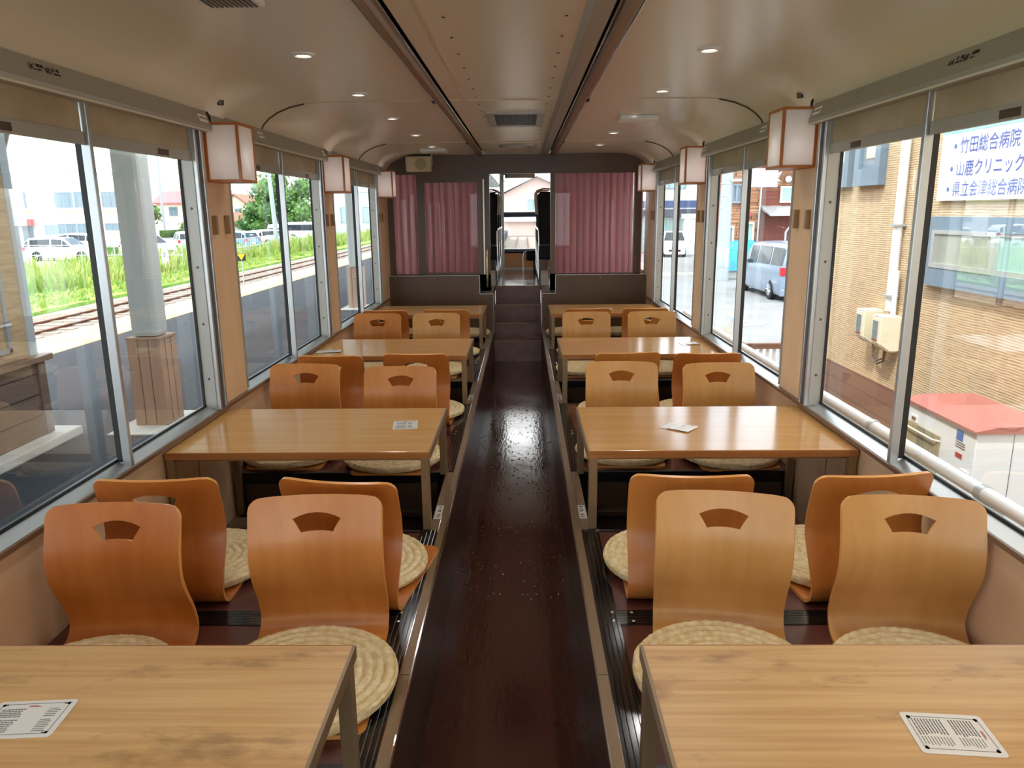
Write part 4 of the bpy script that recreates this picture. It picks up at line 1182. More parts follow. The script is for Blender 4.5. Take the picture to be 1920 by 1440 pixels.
# white two-storey building
t = thing('white_building', 'long white two-storey building with green stripe beyond the car park', 'building', (-58, 92, -1.3))
MB().prism([(-76, 88), (-42.7, 88), (-50.5, 104), (-76, 104)], 'z', -1.3, 6.2).build('walls', m['render_white'], t, world=True)
MB().prism([(-76.1, 87.9), (-42.6, 87.9), (-50.4, 104.1), (-76.1, 104.1)], 'z', 6.2, 6.4).build('roof_edge', m['whitecon'], t, world=True)
MB().box(-76, -42.65, 87.96, 88, 1.95, 2.12).build('green_stripe', mat('green stripe', '#a9bd86', .7), t, world=True)
MB().box(-76, -42.65, 87.96, 88, 2.2, 2.3).build('yellow_stripe', mat('pale yellow stripe', '#d8d6a0', .7), t, world=True)
def pane_window(x0, x1, z0, z1, y, n_, t, fr='winframe', pn='winblue', d=.06):
    f = MB(); w = .09
    f.box(x0, x1, y - d, y, z0, z0 + w); f.box(x0, x1, y - d, y, z1 - w, z1)
    for i in range(n_ + 1):
        xx = x0 + (x1 - x0 - w) * i / n_; f.box(xx, xx + w, y - d, y, z0 + w, z1 - w)
    f = f.build('window', m[fr], t, world=True)
    MB().box(x0 + w, x1 - w, y - d * .5, y - d * .4, z0 + w, z1 - w).build('pane', m[pn], f, world=True)
for a, b_, n_ in ((-61.5, -57.1, 4), (-55.7, -50.3, 6), (-48.3, -44.5, 4)): pane_window(a, b_, 2.5, 4.25, 88, n_, t)
for a, b_, z0, z1, n_ in ((-55.4, -52.9, -.55, .72, 3), (-52.9, -50.2, -1.0, .72, 4), (-48.3, -44.6, -.1, .72, 5)): pane_window(a, b_, z0, z1, 88, n_, t)
MB().box(-60, -56.0, 86.5, 88, .55, 1.25).build('red_canopy', m['redroof'], t, world=True)
MB().box(-58, -56.8, 87.95, 88, -1.25, .45).build('doorway', m['winblue'], t, world=True)
MB().box(-60, -58.2, 86.45, 86.5, .65, 1.15).build('canopy_sign', m['white'], t, world=True)

# houses and poles beyond
def house(name, lab, x0, x1, y0, y1, z0, ze, zr, wall, roof, wins=(), ridge='x', over=.4):
    t = thing(name, lab, 'house', ((x0+x1)/2, (y0+y1)/2, z0))
    MB().box(x0, x1, y0, y1, z0, ze).build('walls', m[wall], t, world=True)
    if ridge == 'x':
        yc = (y0+y1)/2
        MB().prism([(y0 - over, ze - .15), (yc, zr), (y1 + over, ze - .15), (y1 + over, ze + .05), (yc, zr + .25), (y0 - over, ze + .05)], 'x', x0 - over, x1 + over).build('roof', m[roof], t, world=True)
    else:
        xc = (x0+x1)/2
        MB().prism([(x0, ze), (x1, ze), (xc, zr)], 'y', y0, y1).build('gable', m[wall], t, world=True)
        MB().prism([(x0 - over, ze - .15), (xc, zr), (x1 + over, ze - .15), (x1 + over, ze + .05), (xc, zr + .25), (x0 - over, ze + .05)], 'y', y0 - over, y1 + over).build('roof', m[roof], t, world=True)
    for a in wins: pane_window(a[0], a[1], a[2], a[3], y0, a[4] if len(a) > 4 else 2, t)
    return t
house('red_roofed_house', 'red roofed house partly hidden by the utility pole', -58.5, -52.5, 122, 130, -1.3, 3.4, 5.1, 'creamwall', 'redroof', ((-56.4, -55, 1.4, 2.8, 2),))
house('tan_house', 'cream gabled house left of the large tree', -46, -41.0, 116, 124, -1.3, 2.4, 4.4, 'creamwall', 'brownroof', ((-43.6, -42.6, .9, 2.4, 2),), 'y')
house('brown_roofed_house', 'low house with brown tiled roof left of the large tree', -44.5, -38.8, 108, 113, -1.3, .2, 1.6, 'render_white', 'brownroof')
t = thing('long_office', 'pale blue flat building seen through the farthest left window', 'building', (-20, 108, -1.3))
MB().box(-27.5, -15, 107, 114, -1.3, 4.4).build('walls', m['paleblue'], t, world=True)
MB().box(-27.7, -14.8, 106.8, 114.2, 4.4, 4.7).build('roof_edge', m['galv'], t, world=True)
for a in (-25.4, -22.3, -18): pane_window(a, a + 2.6, .2, 2.4, 107, 2, t, pn='tealwin')
pane_window(-23.8, -22.6, -1.1, -.2, 107, 1, t)
def util_pole(x, y, h, lab, lean=0., tr=True, r=.2):
    t = thing('utility_pole', lab, 'pole', (x, y, -1.3), 0, None)
    MB().tube([(0, 0, 0), (lean, 0, h)], [r, r * .7], 10).build('shaft', m['polegrey'], t)
    if tr:
        a = MB()
        for z in (h * .8, h * .9): a.box(lean*z/h - .9, lean*z/h + .9, -.08, .08, z, z + .12)
        a.build('crossarm', m['galv'], t)
        for dx in (-.7, .7): MB().lathe([(.28, h * .7), (.3, h * .72), (.3, h * .8), (.2, h * .82)], (lean*.75 + dx, 0, 0), n=12).build('transformer', m['galv'], t)
    return t
util_pole(-52.7, 112, 13, 'tall utility pole with transformers left of the red roofed house')
util_pole(-53.6, 107.5, 11.5, 'leaning utility pole beside the white building', 1.6, False)
wr = MB()
for z in (9.5, 10.6, 11.4): wr.tube([(-75, 111, z + 1), (-62, 111.5, z - .2), (-51.5, 112, z), (-40, 112, z - .6), (-25, 116, z)], .03, 4)
o = wr.build('overhead_wires', m['cable']); tag(o, 'thin overhead wires running to the utility pole', 'wires'); base_origin(o)

# ------------------------------------------------------------------ cars
def car(lab, loc, rz, L_, W_, H_, paint, kind='wagon', plate='plate_w', name='car', group=None):
    """x forward, origin on the ground below the middle"""
    t = thing(name, lab, 'car', loc, rz, group)
    hb = .20; hw = W_ / 2
    if kind == 'van': st = [(-.5, .62, .93, 0), (-.49, .60, .985, 1), (-.3, .6, 1., 1), (0, .58, 1., 1), (.17, .56, .985, 1), (.335, .53, .60, 2), (.44, .47, .47, 2), (.495, .36, .36, 2)]
    elif kind == 'hatch': st = [(-.5, .58, .62, 0), (-.47, .60, .80, 0), (-.40, .6, .97, 1), (-.1, .6, 1., 1), (.10, .58, .97, 1), (.27, .56, .60, 2), (.42, .5, .5, 2), (.495, .38, .38, 2)]
    else: st = [(-.5, .56, .62, 0), (-.48, .58, .84, 0), (-.42, .6, .97, 1), (-.1, .6, 1., 1), (.06, .58, .97, 1), (.21, .57, .60, 2), (.42, .52, .52, 2), (.495, .40, .40, 2)]
    b = MB(); rings = []; cont = []
    for f, zbelt, zroof, fl in st:
        x = f * L_; tw = 1 - .10 * max(0, abs(f) - .3) / .2
        zb_, zr_ = zbelt * H_, zroof * H_
        rw_ = .80 if zr_ > zb_ + .15 else .97
        c = [(hw * .93 * tw, hb), (hw * tw, hb + .12), (hw * 1.0 * tw, zb_ * .82), (hw * .975 * tw, zb_), (hw * (rw_ + .03) * tw, zr_ - .05 if zr_ > zb_ + .1 else zr_), (hw * rw_ * .9 * tw, zr_ + (.0 if zr_ > zb_ + .1 else .01)), (0, zr_ + .03)]
        cont.append((x, c)); full = [(y, z) for y, z in c] + [(-y, z) for y, z in c[-2::-1]]
        rings.append([b.v((x, y, z)) for y, z in full])
    nn = len(rings[0])
    for A_, B_ in zip(rings, rings[1:]):
        for k in range(nn - 1): b.face([A_[k], A_[k+1], B_[k+1], B_[k]], 0, True)
        b.face([A_[-1], A_[0], B_[0], B_[-1]], 0)
    b.face(rings[0][::-1]); b.face(rings[-1])
    body = b.build('body', m[paint], t)
    # glazing set just proud of the shell
    g = MB()
    def strip(i, s, a0, a1):
        (xa, ca), (xb, cb) = cont[i], cont[i+1]
        def pt(f, h):
            x = xa + (xb - xa) * f
            y0, z0 = ca[3][0] + (cb[3][0]-ca[3][0])*f, ca[3][1] + (cb[3][1]-ca[3][1])*f
            y1, z1 = ca[4][0] + (cb[4][0]-ca[4][0])*f, ca[4][1] + (cb[4][1]-ca[4][1])*f
            return (x, s * (y0 + (y1-y0)*h + .012), z0 + (z1-z0)*h)
        g.quad([pt(a0, .06), pt(a1, .06), pt(a1, .9), pt(a0, .9)])
    for i in range(len(st) - 1):
        if st[i][3] == 1 and st[i+1][3] == 1 or (st[i][3] == 0 and st[i+1][3] == 1):
            for s in (-1, 1): strip(i, s, .06 if i else .3, .95)
        if st[i][3] == 1 and st[i+1][3] == 2:
            for s in (-1, 1):
                (xa, ca), (xb, cb) = cont[i], cont[i+1]
                g.quad([(xa, s*(ca[3][0]+.012), ca[3][1]+.03), (xa, s*(ca[4][0]+.012), ca[4][1]-.06), (xb - .25*(xb-xa), s*(cb[3][0]+.008), cb[3][1]+.05), (xb-.25*(xb-xa), s*(cb[3][0]+.014), cb[3][1]+.03)])
            (xa, ca), (xb, cb) = cont[i], cont[i+1]
            y1, y2 = ca[5][0] * .96, cb[4][0] * .9
            g.quad([(xa + .05, y1, ca[5][1] - .01), (xa + .05, -y1, ca[5][1] - .01), (xb - .03, -y2, cb[5][1] + .05), (xb - .03, y2, cb[5][1] + .05)])
    i0 = 0
    (xa, ca), (xb, cb) = cont[0], cont[1 if kind == 'van' else 2]
    xr = xa - .02
    g.quad([(xr, ca[3][0] * .86, H_ * .64), (xr, -ca[3][0] * .86, H_ * .64), (xr + (.03 if kind == 'van' else .09 * L_ * .6), -ca[3][0] * .74, H_ * .90), (xr + (.03 if kind == 'van' else .09 * L_ * .6), ca[3][0] * .74, H_ * .90)])
    g.build('windows', m['carglass'], t)
    for fx in (-.31, .31):
        for s in (-1, 1):
            w = MB(); r = .315 if kind != 'van' else .33; y = s * (hw - .10)
            w.lathe([(r * .62, -.1), (r, -.09), (r, .09), (r * .62, .1), (r * .6, .05)], (fx * L_, y, r), 'y', 24)
            wh = w.build('wheel', m['tyre'], t)
            h = MB(); h.lathe([(0, s * .085), (r * .12, s * .088), (r * .2, s * .075), (r * .62, s * .09), (r * .64, s * .06)], (fx * L_, y, r), 'y', 20)
            for q in range(5):
                a = 2*PI*q/5; h.tube([(fx * L_, y + s * .092, r), (fx * L_ + .55*r*math.cos(a), y + s * .092, r + .55*r*math.sin(a))], .028, 6)
            h.build('rim', m['galv'], wh)
    lt = MB()
    for s in (-1, 1):
        lt.box(-.5 * L_ - .025, -.5 * L_ + .16, s * hw * .70, s * hw * .92, H_ * .45, H_ * .6, .02)
        if kind == 'van': lt.box(-.5*L_ - .03, -.5*L_ + .02, s * .2, s * hw * .8, H_ * .45, H_ * .49)
    lt.build('tail_lamps', m['taillight'], t)
    hl = MB()
    for s in (-1, 1): hl.box(.43 * L_, .497 * L_, s * hw * .50, s * hw * .86, H_ * .37, H_ * .46, .03)
    hl.build('head_lamps', m['headlight'], t)
    bp = MB(); bp.box(-.508 * L_, -.48 * L_, -hw * .9, hw * .9, hb - .02, hb + .2, .03); bp.box(.47 * L_, .505 * L_, -hw * .85, hw * .85, hb - .02, hb + .16, .03)
    bp.build('bumpers', m[paint], t)
    gr = MB().box(.49 * L_, .509 * L_, -hw * .5, hw * .5, hb + .17, hb + .28, .01); gr.build('grille', m['blackgloss'], t)
    pl = MB().box(.505 * L_, .516 * L_, -.17, .17, hb + .04, hb + .21); pl.box(-.516 * L_, -.505 * L_, -.17, .17, hb + .28, hb + .45)
    pl.build('number_plates', m[plate], t)
    mr = MB()
    for s in (-1, 1): mr.box(.18 * L_, .215 * L_, s * hw * .98, s * (hw + .14), H_ * .58, H_ * .66, .02)
    mr.build('mirrors', m[paint], t)
    return t
car('white estate car parked side on behind the low fence', (-29.9, 49.4, -1.27), R(2), 4.6, 1.75, 1.5, 'carwhite')
car('white hatchback just behind the nearest white estate car', (-26.0, 52.5, -1.265), R(-28), 4.1, 1.7, 1.5, 'carwhite', 'hatch')
car('white estate car with roof rack line in the second parking row', (-36, 60, -1.27), R(178), 4.6, 1.75, 1.5, 'carwhite')
car('pale green hatchback with clear rear window beside the platform column', (-26.9, 60.6, -1.265), R(120), 3.8, 1.66, 1.55, 'carpale', 'hatch')
car('blue hatchback parked behind the grass with its tail toward the track', (-23.6, 62.6, -1.265), R(150), 4.0, 1.68, 1.5, 'carblue', 'hatch')
car('white kei van parked left of the slim pale pole', (-25.2, 78, -1.265), R(100), 3.4, 1.48, 1.8, 'carwhite', 'van')
car('white estate car half hidden by weeds right of the slim pale pole', (-23.0, 70, -1.265), R(60), 4.5, 1.7, 1.45, 'carwhite')
t = thing('minibus', 'white minibus with long dark windows parked under the large tree', 'bus', (-23.2, 83, -1.27), R(4))
MB().box(-2.5, 2.5, -.95, .95, .3, 1.95, .15).build('body', m['carwhite'], t)
MB().box(-2.3, 2.4, -.965, .965, 1.05, 1.7, .05).build('windows', m['carglass'], t)
for fx in (-1.6, 1.6):
    for s in (-1, 1): MB().lathe([(.2, -.1), (.36, -.09), (.36, .09), (.2, .1)], (fx, s * .87, .36), 'y', 20).build('wheel', m['tyre'], t)

# ================================================================== OUTSIDE, RIGHT (street)
struct('floor_street', MB().box(1.72, 70, -12, 130, -1.6, RZ), m['road'])
bx = 3.3
t = thing('ribbed_house', 'straw coloured ribbed-siding building close outside the nearest right window', 'building', (6, 2.5, RZ))
MB().box(bx, 9, -6, 9.2, 0.015, 6.5).build('siding_wall', m['siding'], t, world=True)
MB().box(bx - .012, 9, -6, 9.21, RZ, .015).build('plank_skirt', m['planks'], t, world=True)
MB().box(bx - .1, 9.1, -6.1, 9.3, 6.5, 6.7).build('roof_edge', m['winframe'], t, world=True)
# small windows (their top is out of sight)
for y0, y1, iy0, iy1 in ((6.975, 7.5, 7.08, 7.36), (7.64, 8.10, 7.74, 8.0)):
    f = MB(); d0 = bx - .07
    f.box(d0, bx, y0, y0 + .1, 1.775, 2.9); f.box(d0, bx, y1 - .1, y1, 1.775, 2.9); f.box(d0, bx, y0 + .1, y1 - .1, 1.775, 1.93); f.box(d0, bx, y0 + .1, y1 - .1, 2.75, 2.9)
    f.box(d0 + .03, bx, y0 + .1, y1 - .1, 1.93, 1.96)
    f = f.build('window', m['bluegrey'], t, world=True)
    MB().box(bx - .03, bx - .02, y0 + .1, y1 - .1, 1.95, 2.76).build('sash', m['winframe'], f, world=True)
    MB().box(bx - .036, bx - .03, iy0 + .03, iy1 - .03, 2.02, 2.72).build('pane', m['palewin'], f, world=True)
f = MB(); d0 = bx - .06; y0, y1 = 3.4, 6.09
f.box(d0, bx, y0, y1, .98, 1.12); f.box(d0, bx, y0, y1, 1.40, 1.505); f.box(d0, bx, y1 - .1, y1, 1.12, 1.40); f.box(d0, bx, y0, y0 + .1, 1.12, 1.40)
f = f.build('window', m['bluegrey'], t, world=True)
s_ = MB()
for a, b_, dd in ((5.18, 5.985, .045), (3.5, 5.2, .03)):
    s_.box(bx - dd - .02, bx - dd, a, b_, 1.12, 1.155); s_.box(bx - dd - .02, bx - dd, a, b_, 1.375, 1.405)
    s_.box(bx - dd - .02, bx - dd, a, a + .045, 1.155, 1.375); s_.box(bx - dd - .02, bx - dd, b_ - .045, b_, 1.155, 1.375)
s_.build('sash', m['galv'], f, world=True)
MB().box(bx - .055, bx - .05, 5.22, 5.95, 1.15, 1.38).build('pane', mat('curtained pane', '#8d918a', .12, col2='#a3a79c', scale=(1, 5, 1)), f, world=True)
MB().box(bx - .04, bx - .035, 3.54, 5.16, 1.15, 1.38).build('pane', m['tealwin'], f, world=True)
# downpipe, meters, small box
t = thing('downpipe', 'white vertical downpipe on the ribbed wall', 'pipe', (bx - .06, 6.54, .70))
MB().tube([(bx - .05, 6.56, .70), (bx - .05, 6.56, 6.4)], .038, 14).build('pipe', m['white'], t, world=True)
MB().tube([(bx - .05, 6.49, .66), (bx - .05, 6.49, 1.05)], .022, 10).build('thin_pipe', m['white'], t, world=True)
k_ = MB()
for z in (.82, 1.42): k_.box(bx - .1, bx, 6.51, 6.61, z, z + .018)
k_.build('clamps', m['galv'], t, world=True)
for i, (y, zoff) in enumerate(((6.50, 0), (6.83, .012))):
    t = thing('electric_meter', ('nearer of two cream electric meter boxes below the downpipe', 'farther of two cream electric meter boxes, left of its twin')[i], 'meter', (bx - .09, y, .37 + zoff), 0, 'cream meter boxes')
    poly = [(bx - .18, .42), (bx - .09, .355), (bx, .355), (bx, .67), (bx - .17, .67), (bx - .18, .66)]
    b = MB().prism([(x, z + zoff) for x, z in poly], 'y', y - .085, y + .085)
    bmesh.ops.bevel(b.bm, geom=b.bm.edges[:], offset=.012, segments=2, affect='EDGES')
    b.build('casing', m['meter'], t, world=True)
    MB().box(bx - .184, bx - .178, y - .035, y + .055, .46 + zoff, .62 + zoff).build('display', m['winblue'], t, world=True)
    MB().box(bx - .183, bx - .178, y - .04, y + .06, .443 + zoff, .456 + zoff).build('red_mark', m['inkred'], t, world=True)
b = MB()
for q in (0, .03): b.tube([(bx - .06, 6.78 - q, .375), (bx - .06, 6.76, .26 + q), (bx - .06, 6.66, .21 + q), (bx - .06, 6.56, .25 + q), (bx - .06, 6.53 + q, .365)], .009, 8)
o = b.build('meter_cables', m['cable']); tag(o, 'looped grey cables hanging below the cream meter boxes', 'cable'); base_origin(o)
o = MB().box(bx - .05, bx, 6.20, 6.27, 1.55, 1.71, .006).build('wall_box', m['meter']); tag(o, 'small cream box on the ribbed wall beside the mullion', 'box'); base_origin(o)
# sign board
t = thing('hospital_sign', 'white sign board listing hospitals in blue Japanese lettering', 'sign', (bx - .03, 4.6, 1.62))
MB().box(bx - .035, bx - .005, 2.6, 6.03, 1.622, 2.75).build('board', m['signwhite'], t, world=True)
MB().box(bx - .038, bx - .035, 2.6, 6.02, 2.105, 2.36).build('cyan_band', m['signcyan'], t, world=True)
RT = Matrix(((0, 0, -1), (-1, 0, 0), (0, 1, 0)))
pb = MB()
for a in (5.86, 5.60, 5.30, 4.98): pb.box(bx - .04, bx - .038, a - .2, a, 2.155, 2.33)
pb.build('white_blocks', m['signwhite'], t, world=True)
for y, z, s_, sz in ((5.78, 1.965, '竹田総合病院', .125), (5.80, 1.805, '山鹿クリニック', .122), (5.82, 1.66, '県立会津総合病院', .118)):
    text(s_, sz, Vector((bx - .0385, y, z)), RT, m['signblue'], t, 'lettering', sx=.92)
    MB().lathe([(.017, 0), (.017, -.001), (0, -.001)], (bx - .0375, y + .06, z + sz * .38), 'x', 14).build('bullet', m['signblue'], t, world=True)
# heat pump cabinet
t = thing('heat_pump', 'white outdoor heating unit with a faded red lid outside the right window', 'heat pump', (2.98, 4.7, RZ))
x0, x1, y0, y1 = 2.75, 3.2, 4.31, 5.12
MB().box(x0, x1, y0, y1, RZ + .06, .262, .008).build('casing', m['hp_white'], t, world=True)
b = MB().prism([(x0 - .02, .262), (x0 - .02, .275), (x0 + .12, .305), (x1 + .01, .305), (x1 + .01, .262)], 'y', y0 - .02, y1 + .02)
b.build('lid', m['hp_red'], t, world=True)
MB().box(x0 - .014, x0 - .002, y0 + .37, y1 - .01, -.25, .13).build('vent_recess', mat('yellowed vent mesh', '#9a9478', .6, col2='#857f66', scale=(2, 20, 2)), t, world=True)
g = MB()
for z in (-.02, -.13, .10): g.tube([(x0 - .02, y1 + .01, z), (x0 - .035, y1 - .1, z), (x0 - .035, y0 + .4, z), (x0 - .01, y0 + .36, z)], .006, 6)
g.build('guard_wires', m['meter'], t, world=True)
g = MB()
for y, z in ((y1 - .1, .16), (y0 + .08, -.02)): g.box(x0 - .008, x0 - .001, y - .05, y + .04, z - .025, z + .025, .004)
g = g.build('handles', m['white'], t, world=True)
h_ = MB()
for y, z in ((y1 - .1, .16), (y0 + .08, -.02)): h_.box(x0 - .0095, x0 - .0075, y - .03, y + .02, z - .012, z + .012)
h_.build('grips', m['trimbrown'], g, world=True)
MB().box(x0 - .003, x0 - .001, y0 + .13, y0 + .2, .17, .235).build('blue_label', mat('blue label', '#2f6fb4', .4), t, world=True)
MB().box(x0 - .003, x0 - .001, y0 + .12, y0 + .19, .06, .09).build('red_label', m['inkred'], t, world=True)
g = MB()
for z in (.155, .14, .125): g.box(x0 - .003, x0 - .001, y0 + .1, y0 + .2, z, z + .005)
g.build('printed_lines', m['inkgrey'], t, world=True)
MB().box(x0 + .22, x0 + .223, y0 - .003, y0 - .0005, RZ + .1, .26).build('panel_seam', m['inkgrey'], t, world=True)
MB().box(x0 - .03, x1, y0 - .03, y1 + .03, RZ, RZ + .06).build('plinth', m['whitecon'], t, world=True)
# guard rail pipe just outside
t = thing('guard_rail', 'white tubular guard rail just outside the right windows', 'railing', (1.85, 4, RZ))
MB().tube([(1.85, -2, .50), (1.85, 8.3, .47)], .03, 14).build('pipe', m['white'], t, world=True)
for y in (1.6, 2.78, 3.72, 4.9, 6.1, 7.3):
    p = MB().box(1.875, 1.925, y - .025, y + .025, RZ, .44).build('post', m['galv'], t, world=True)
    MB().lathe([(.034, -.02), (.036, 0), (.034, .02)], (1.85, y, .484), 'y', 14).box(1.86, 1.9, y - .02, y + .02, .43, .47).build('clamp', m['galv'], p, world=True)
# picket fence past the building end
t = thing('picket_fence', 'low fence with brown rail and white pickets below the pillar', 'fence', (2.7, 8.75, RZ))
MB().box(2.2, 3.27, 8.72, 8.78, -.03, .035).build('top_rail', m['planks'], t, world=True)
g0 = None
for i in range(14): MB().box(2.22 + i * .078, 2.25 + i * .078, 8.735, 8.765, RZ, -.03).build('picket', m['white'], t, world=True)
# silver minivan
car('silver minivan parked on the street with its red tail lamp toward us', (9.16, 26.95, RZ), R(91), 4.7, 1.74, 1.86, 'carsilver', 'van', name='minivan')
# blue tarpaulin over something beyond the van
b = MB(); rd = random.Random(4); N_ = 14; rows = []
for i in range(N_ + 1):
    rr = []
    for j in range(N_ + 1):
        x = -1.5 + 3 * i / N_; y = -1.0 + 2 * j / N_
        e = max(abs(x) / 1.5, abs(y) / 1.0); z = 1.55 * (1 - e ** 3.5) + .06 * rd.random() + .25 * (x / 1.5)
        rr.append(b.v((x * (1 - .1 * (1-e)), y, max(.35, z))))
    rows.append(rr)
for i in range(N_):
    for j in range(N_): b.face([rows[i][j], rows[i+1][j], rows[i+1][j+1], rows[i][j+1]], 0, True)
t = thing('covered_load', 'crumpled bright blue tarpaulin covering a load beyond the minivan', 'tarpaulin', (9.6, 34.2, RZ))
b.build('tarpaulin', m['tarp'], t); MB().box(-1.2, 1.2, -.8, .8, 0, .5).build('load', m['whitecon'], t)
# utility pole
t = thing('utility_pole', 'thick pale concrete utility pole at the street edge outside the second right window', 'pole', (8.6, 32.6, RZ))
MB().tube([(0, 0, 0), (.05, 0, 9)], [.27, .2], 16).build('shaft', m['polegrey'], t)
g = MB()
for i in range(9): g.lathe([(.272, .55 + .01), (.276, .6), (.276, 1.3), (.272, 1.35)], (0, 0, 0), n=16) if i == 0 else g.lathe([(.245, 1.5 + i * .5), (.25, 1.51 + i * .5), (.25, 1.53 + i * .5), (.245, 1.54 + i * .5)], (.01, 0, 0), n=16)
g.build('bands', m['galv'], t)
t = thing('street_lamp_box', 'pale grey sign box mounted high beside the concrete pole', 'box', (9.9, 32.4, 2.5))
MB().box(9.2, 10.6, 32.2, 32.5, 2.45, 3.2, .02).build('box', mat('lilac grey sign box', '#b9bbd0', .5), t, world=True)
MB().box(8.7, 9.2, 32.3, 32.4, 2.7, 2.8).build('arm', m['galv'], t, world=True)
# log and board house
t = thing('log_house', 'two-storey brown house of split log and red board siding beyond the minivan', 'house', (12.5, 39, RZ))
b = MB(); rd = random.Random(6)
y_ = 37.0; z = RZ; MB().box(9.75, 11.35, y_ + .08, 39.6, RZ, 3.7).build('backing_wall', m['redwood'], t, world=True)
while z < 3.5:
    h = rd.uniform(.1, .2)
    x = 9.7
    while x < 11.35:
        l = rd.uniform(.35, .9); d = rd.uniform(.02, .1)
        b.box(x, min(11.38, x + l), y_ - d + .05, y_ + .1, z + .012, z + h); x += l + .02
    z += h
b.build('split_logs', m['log'], t, world=True)
b = MB().box(11.4, 16, y_ + .3, 42, RZ, 4.1)
zz = RZ
while zz < 4.0: b.box(11.4, 16, y_ + .27, y_ + .3, zz, zz + .015, mi=1); zz += .19
b.build('red_boards', m['redwood'], t, world=True, mats=[m['trimbrown']])
MB().prism([(9.0, 3.3), (9.0, 3.45), (12.2, 4.75), (16.4, 4.75), (16.4, 4.6), (12.2, 4.6)], 'y', y_ - .5, 42.3).build('roof', m['galv'], t, world=True)
pane_window(9.95, 10.5, 1.85, 2.75, y_ - .02, 2, t, d=.14)
pane_window(10.6, 11.15, -.3, .97, y_ - .02, 1, t, fr='creamwall', pn='tealwin', d=.14)
pane_window(9.85, 10.2, -.3, .8, y_ - .02, 1, t, fr='creamwall', d=.14)
pane_window(12.4, 13.4, 1.85, 2.62, y_ + .27, 1, t, fr='creamwall', pn='tealwin', d=.1)
MB().tube([(10.9, y_ - .15, 3.2), (11.35, y_ - .15, 2.9), (11.38, y_ - .1, 2.5), (11.3, y_ - .1, RZ)], .045, 8).build('downpipe', m['galv'], t, world=True)
MB().prism([(y_ - 1.3, 1.25), (y_ - 1.3, 1.33), (y_ + .3, 1.72), (y_ + .3, 1.6)], 'x', 11.5, 14.5).build('porch_roof', m['galv'], t, world=True)
MB().tube([(12.4, y_ - .9, RZ), (12.4, y_ - .9, .5), (12.9, y_ - .9, 1.25)], .05, 8).build('porch_post', m['galv'], t, world=True)
MB().lathe([(.15, 0), (.15, -.05), (.1, -.08), (0, -.08)], (12.75, y_ + .27, 2.95), 'y', 16).build('round_vent', m['white'], t, world=True)
MB().box(10.75, 10.95, y_ - .12, y_, 1.25, 1.45).build('red_box', m['redroof'], t, world=True)
o = MB().tube([(11.9, 30, 7.5), (13.0, 33, -.9)], .012, 5).build('guy_wire', m['white']); tag(o, 'pale stay wire slanting down in front of the log house', 'wire'); base_origin(o)
# navy and white building with shutter wall
t = thing('navy_shop', 'white shop building with a navy fascia seen through the farthest right window', 'building', (13, 56, RZ))
MB().box(7.5, 18, 54, 62, RZ, 7).build('walls', m['render_white'], t, world=True)
MB().box(7.4, 18, 53.6, 54, 1.72, 2.2).build('navy_fascia', m['navy'], t, world=True)
MB().box(7.4, 18, 53.7, 54, 1.62, 1.72).build('white_line', m['white'], t, world=True)
MB().box(7.4, 18, 53.6, 54, 1.1, 1.62).build('slate_band', m['navy2'], t, world=True)
pane_window(8.4, 11.2, -1.3, 1.05, 54, 3, t, fr='galv', pn='tealwin', d=.1)
pane_window(9.0, 11.4, 3.0, 4.4, 54, 2, t, pn='tealwin', d=.1)
t = thing('block_wall', 'white block garden wall right of the white street car', 'wall', (12.2, 52, RZ))
MB().box(10.95, 14, 51.8, 52.1, RZ, 1.0).build('blocks', m['block'], t, world=True)
MB().box(10.8, 14, 51.7, 52.2, 1.0, 1.3).build('coping', m['white'], t, world=True)
car('white kei car with a yellow number plate facing us down the street', (10.0, 50.5, RZ), R(-98), 3.4, 1.48, 1.6, 'carwhite', 'hatch', 'plate_y')
o = MB().box(6.2, 16, 34.5, 35, RZ, RZ + .14).build('kerb', m['whitecon']); tag(o, 'pale concrete kerb across the street outside the farthest right window', 'kerb'); base_origin(o)
o = MB().lathe([(.85, .004), (.8, .006), (0, .006)], (5.75, 20.2, RZ), n=32).build('puddle', m['water']); tag(o, 'shallow round puddle on the pale street', 'puddle'); base_origin(o)
wm = MB(); rw = random.Random(8)
for _ in range(90):
    a = rw.uniform(0, 2*PI); r = rw.uniform(0, .55); tuft(3.1 + r * math.cos(a), 12.6 + r * math.sin(a), RZ, rw.uniform(.8, 1.55), 6, .012)
o = wm.build('dry_shrub', m['dryweed'], recalc=False); tag(o, 'dry straggly shrub outside the farthest right window', 'shrub'); base_origin(o)

# ================================================================== AHEAD, through the cab window
struct('floor_lineside', MB().box(-3.5, 1.72, 11.5, 130, -1.6, -1.35), m['gravel'])
t = thing('railway_track', 'track running straight ahead beyond the front window', 'track', (0, 50, -1.36))
for x in (-.53, .53): MB().box(x - .035, x + .035, 12.5, 88, -1.36, -1.22).build('rail', m['rail'], t, world=True)
for i in range(40):
    if i == 0: s0 = MB().box(-1.0, 1.0, -.11, .11, 0, .05).build('sleeper', m['sleeper'], t); q = s0
    else: q = s0.copy(); C.objects.link(q); q.parent = t
    q.location = (0, 13 + i * .72 - 50, 0)
house('pink_gabled_house', 'pale gabled house with balcony straight ahead through the front window', -2.6, 6.0, 92, 102, -1.3, 3.4, 5.6, 'pinkhouse', 'pillar', ((.6, 2.6, 1.6, 3.0, 2), (3.2, 4.6, 1.6, 3.0, 2)), 'y', .7)
MB().box(-2.2, 5.6, 91.2, 92, .4, 1.4).build('balcony', m['white'], bpy.data.objects['pink_gabled_house'], world=True)
t = thing('fence', 'pale lineside fence ahead on the right of the track', 'fence', (3, 40, -1.35))
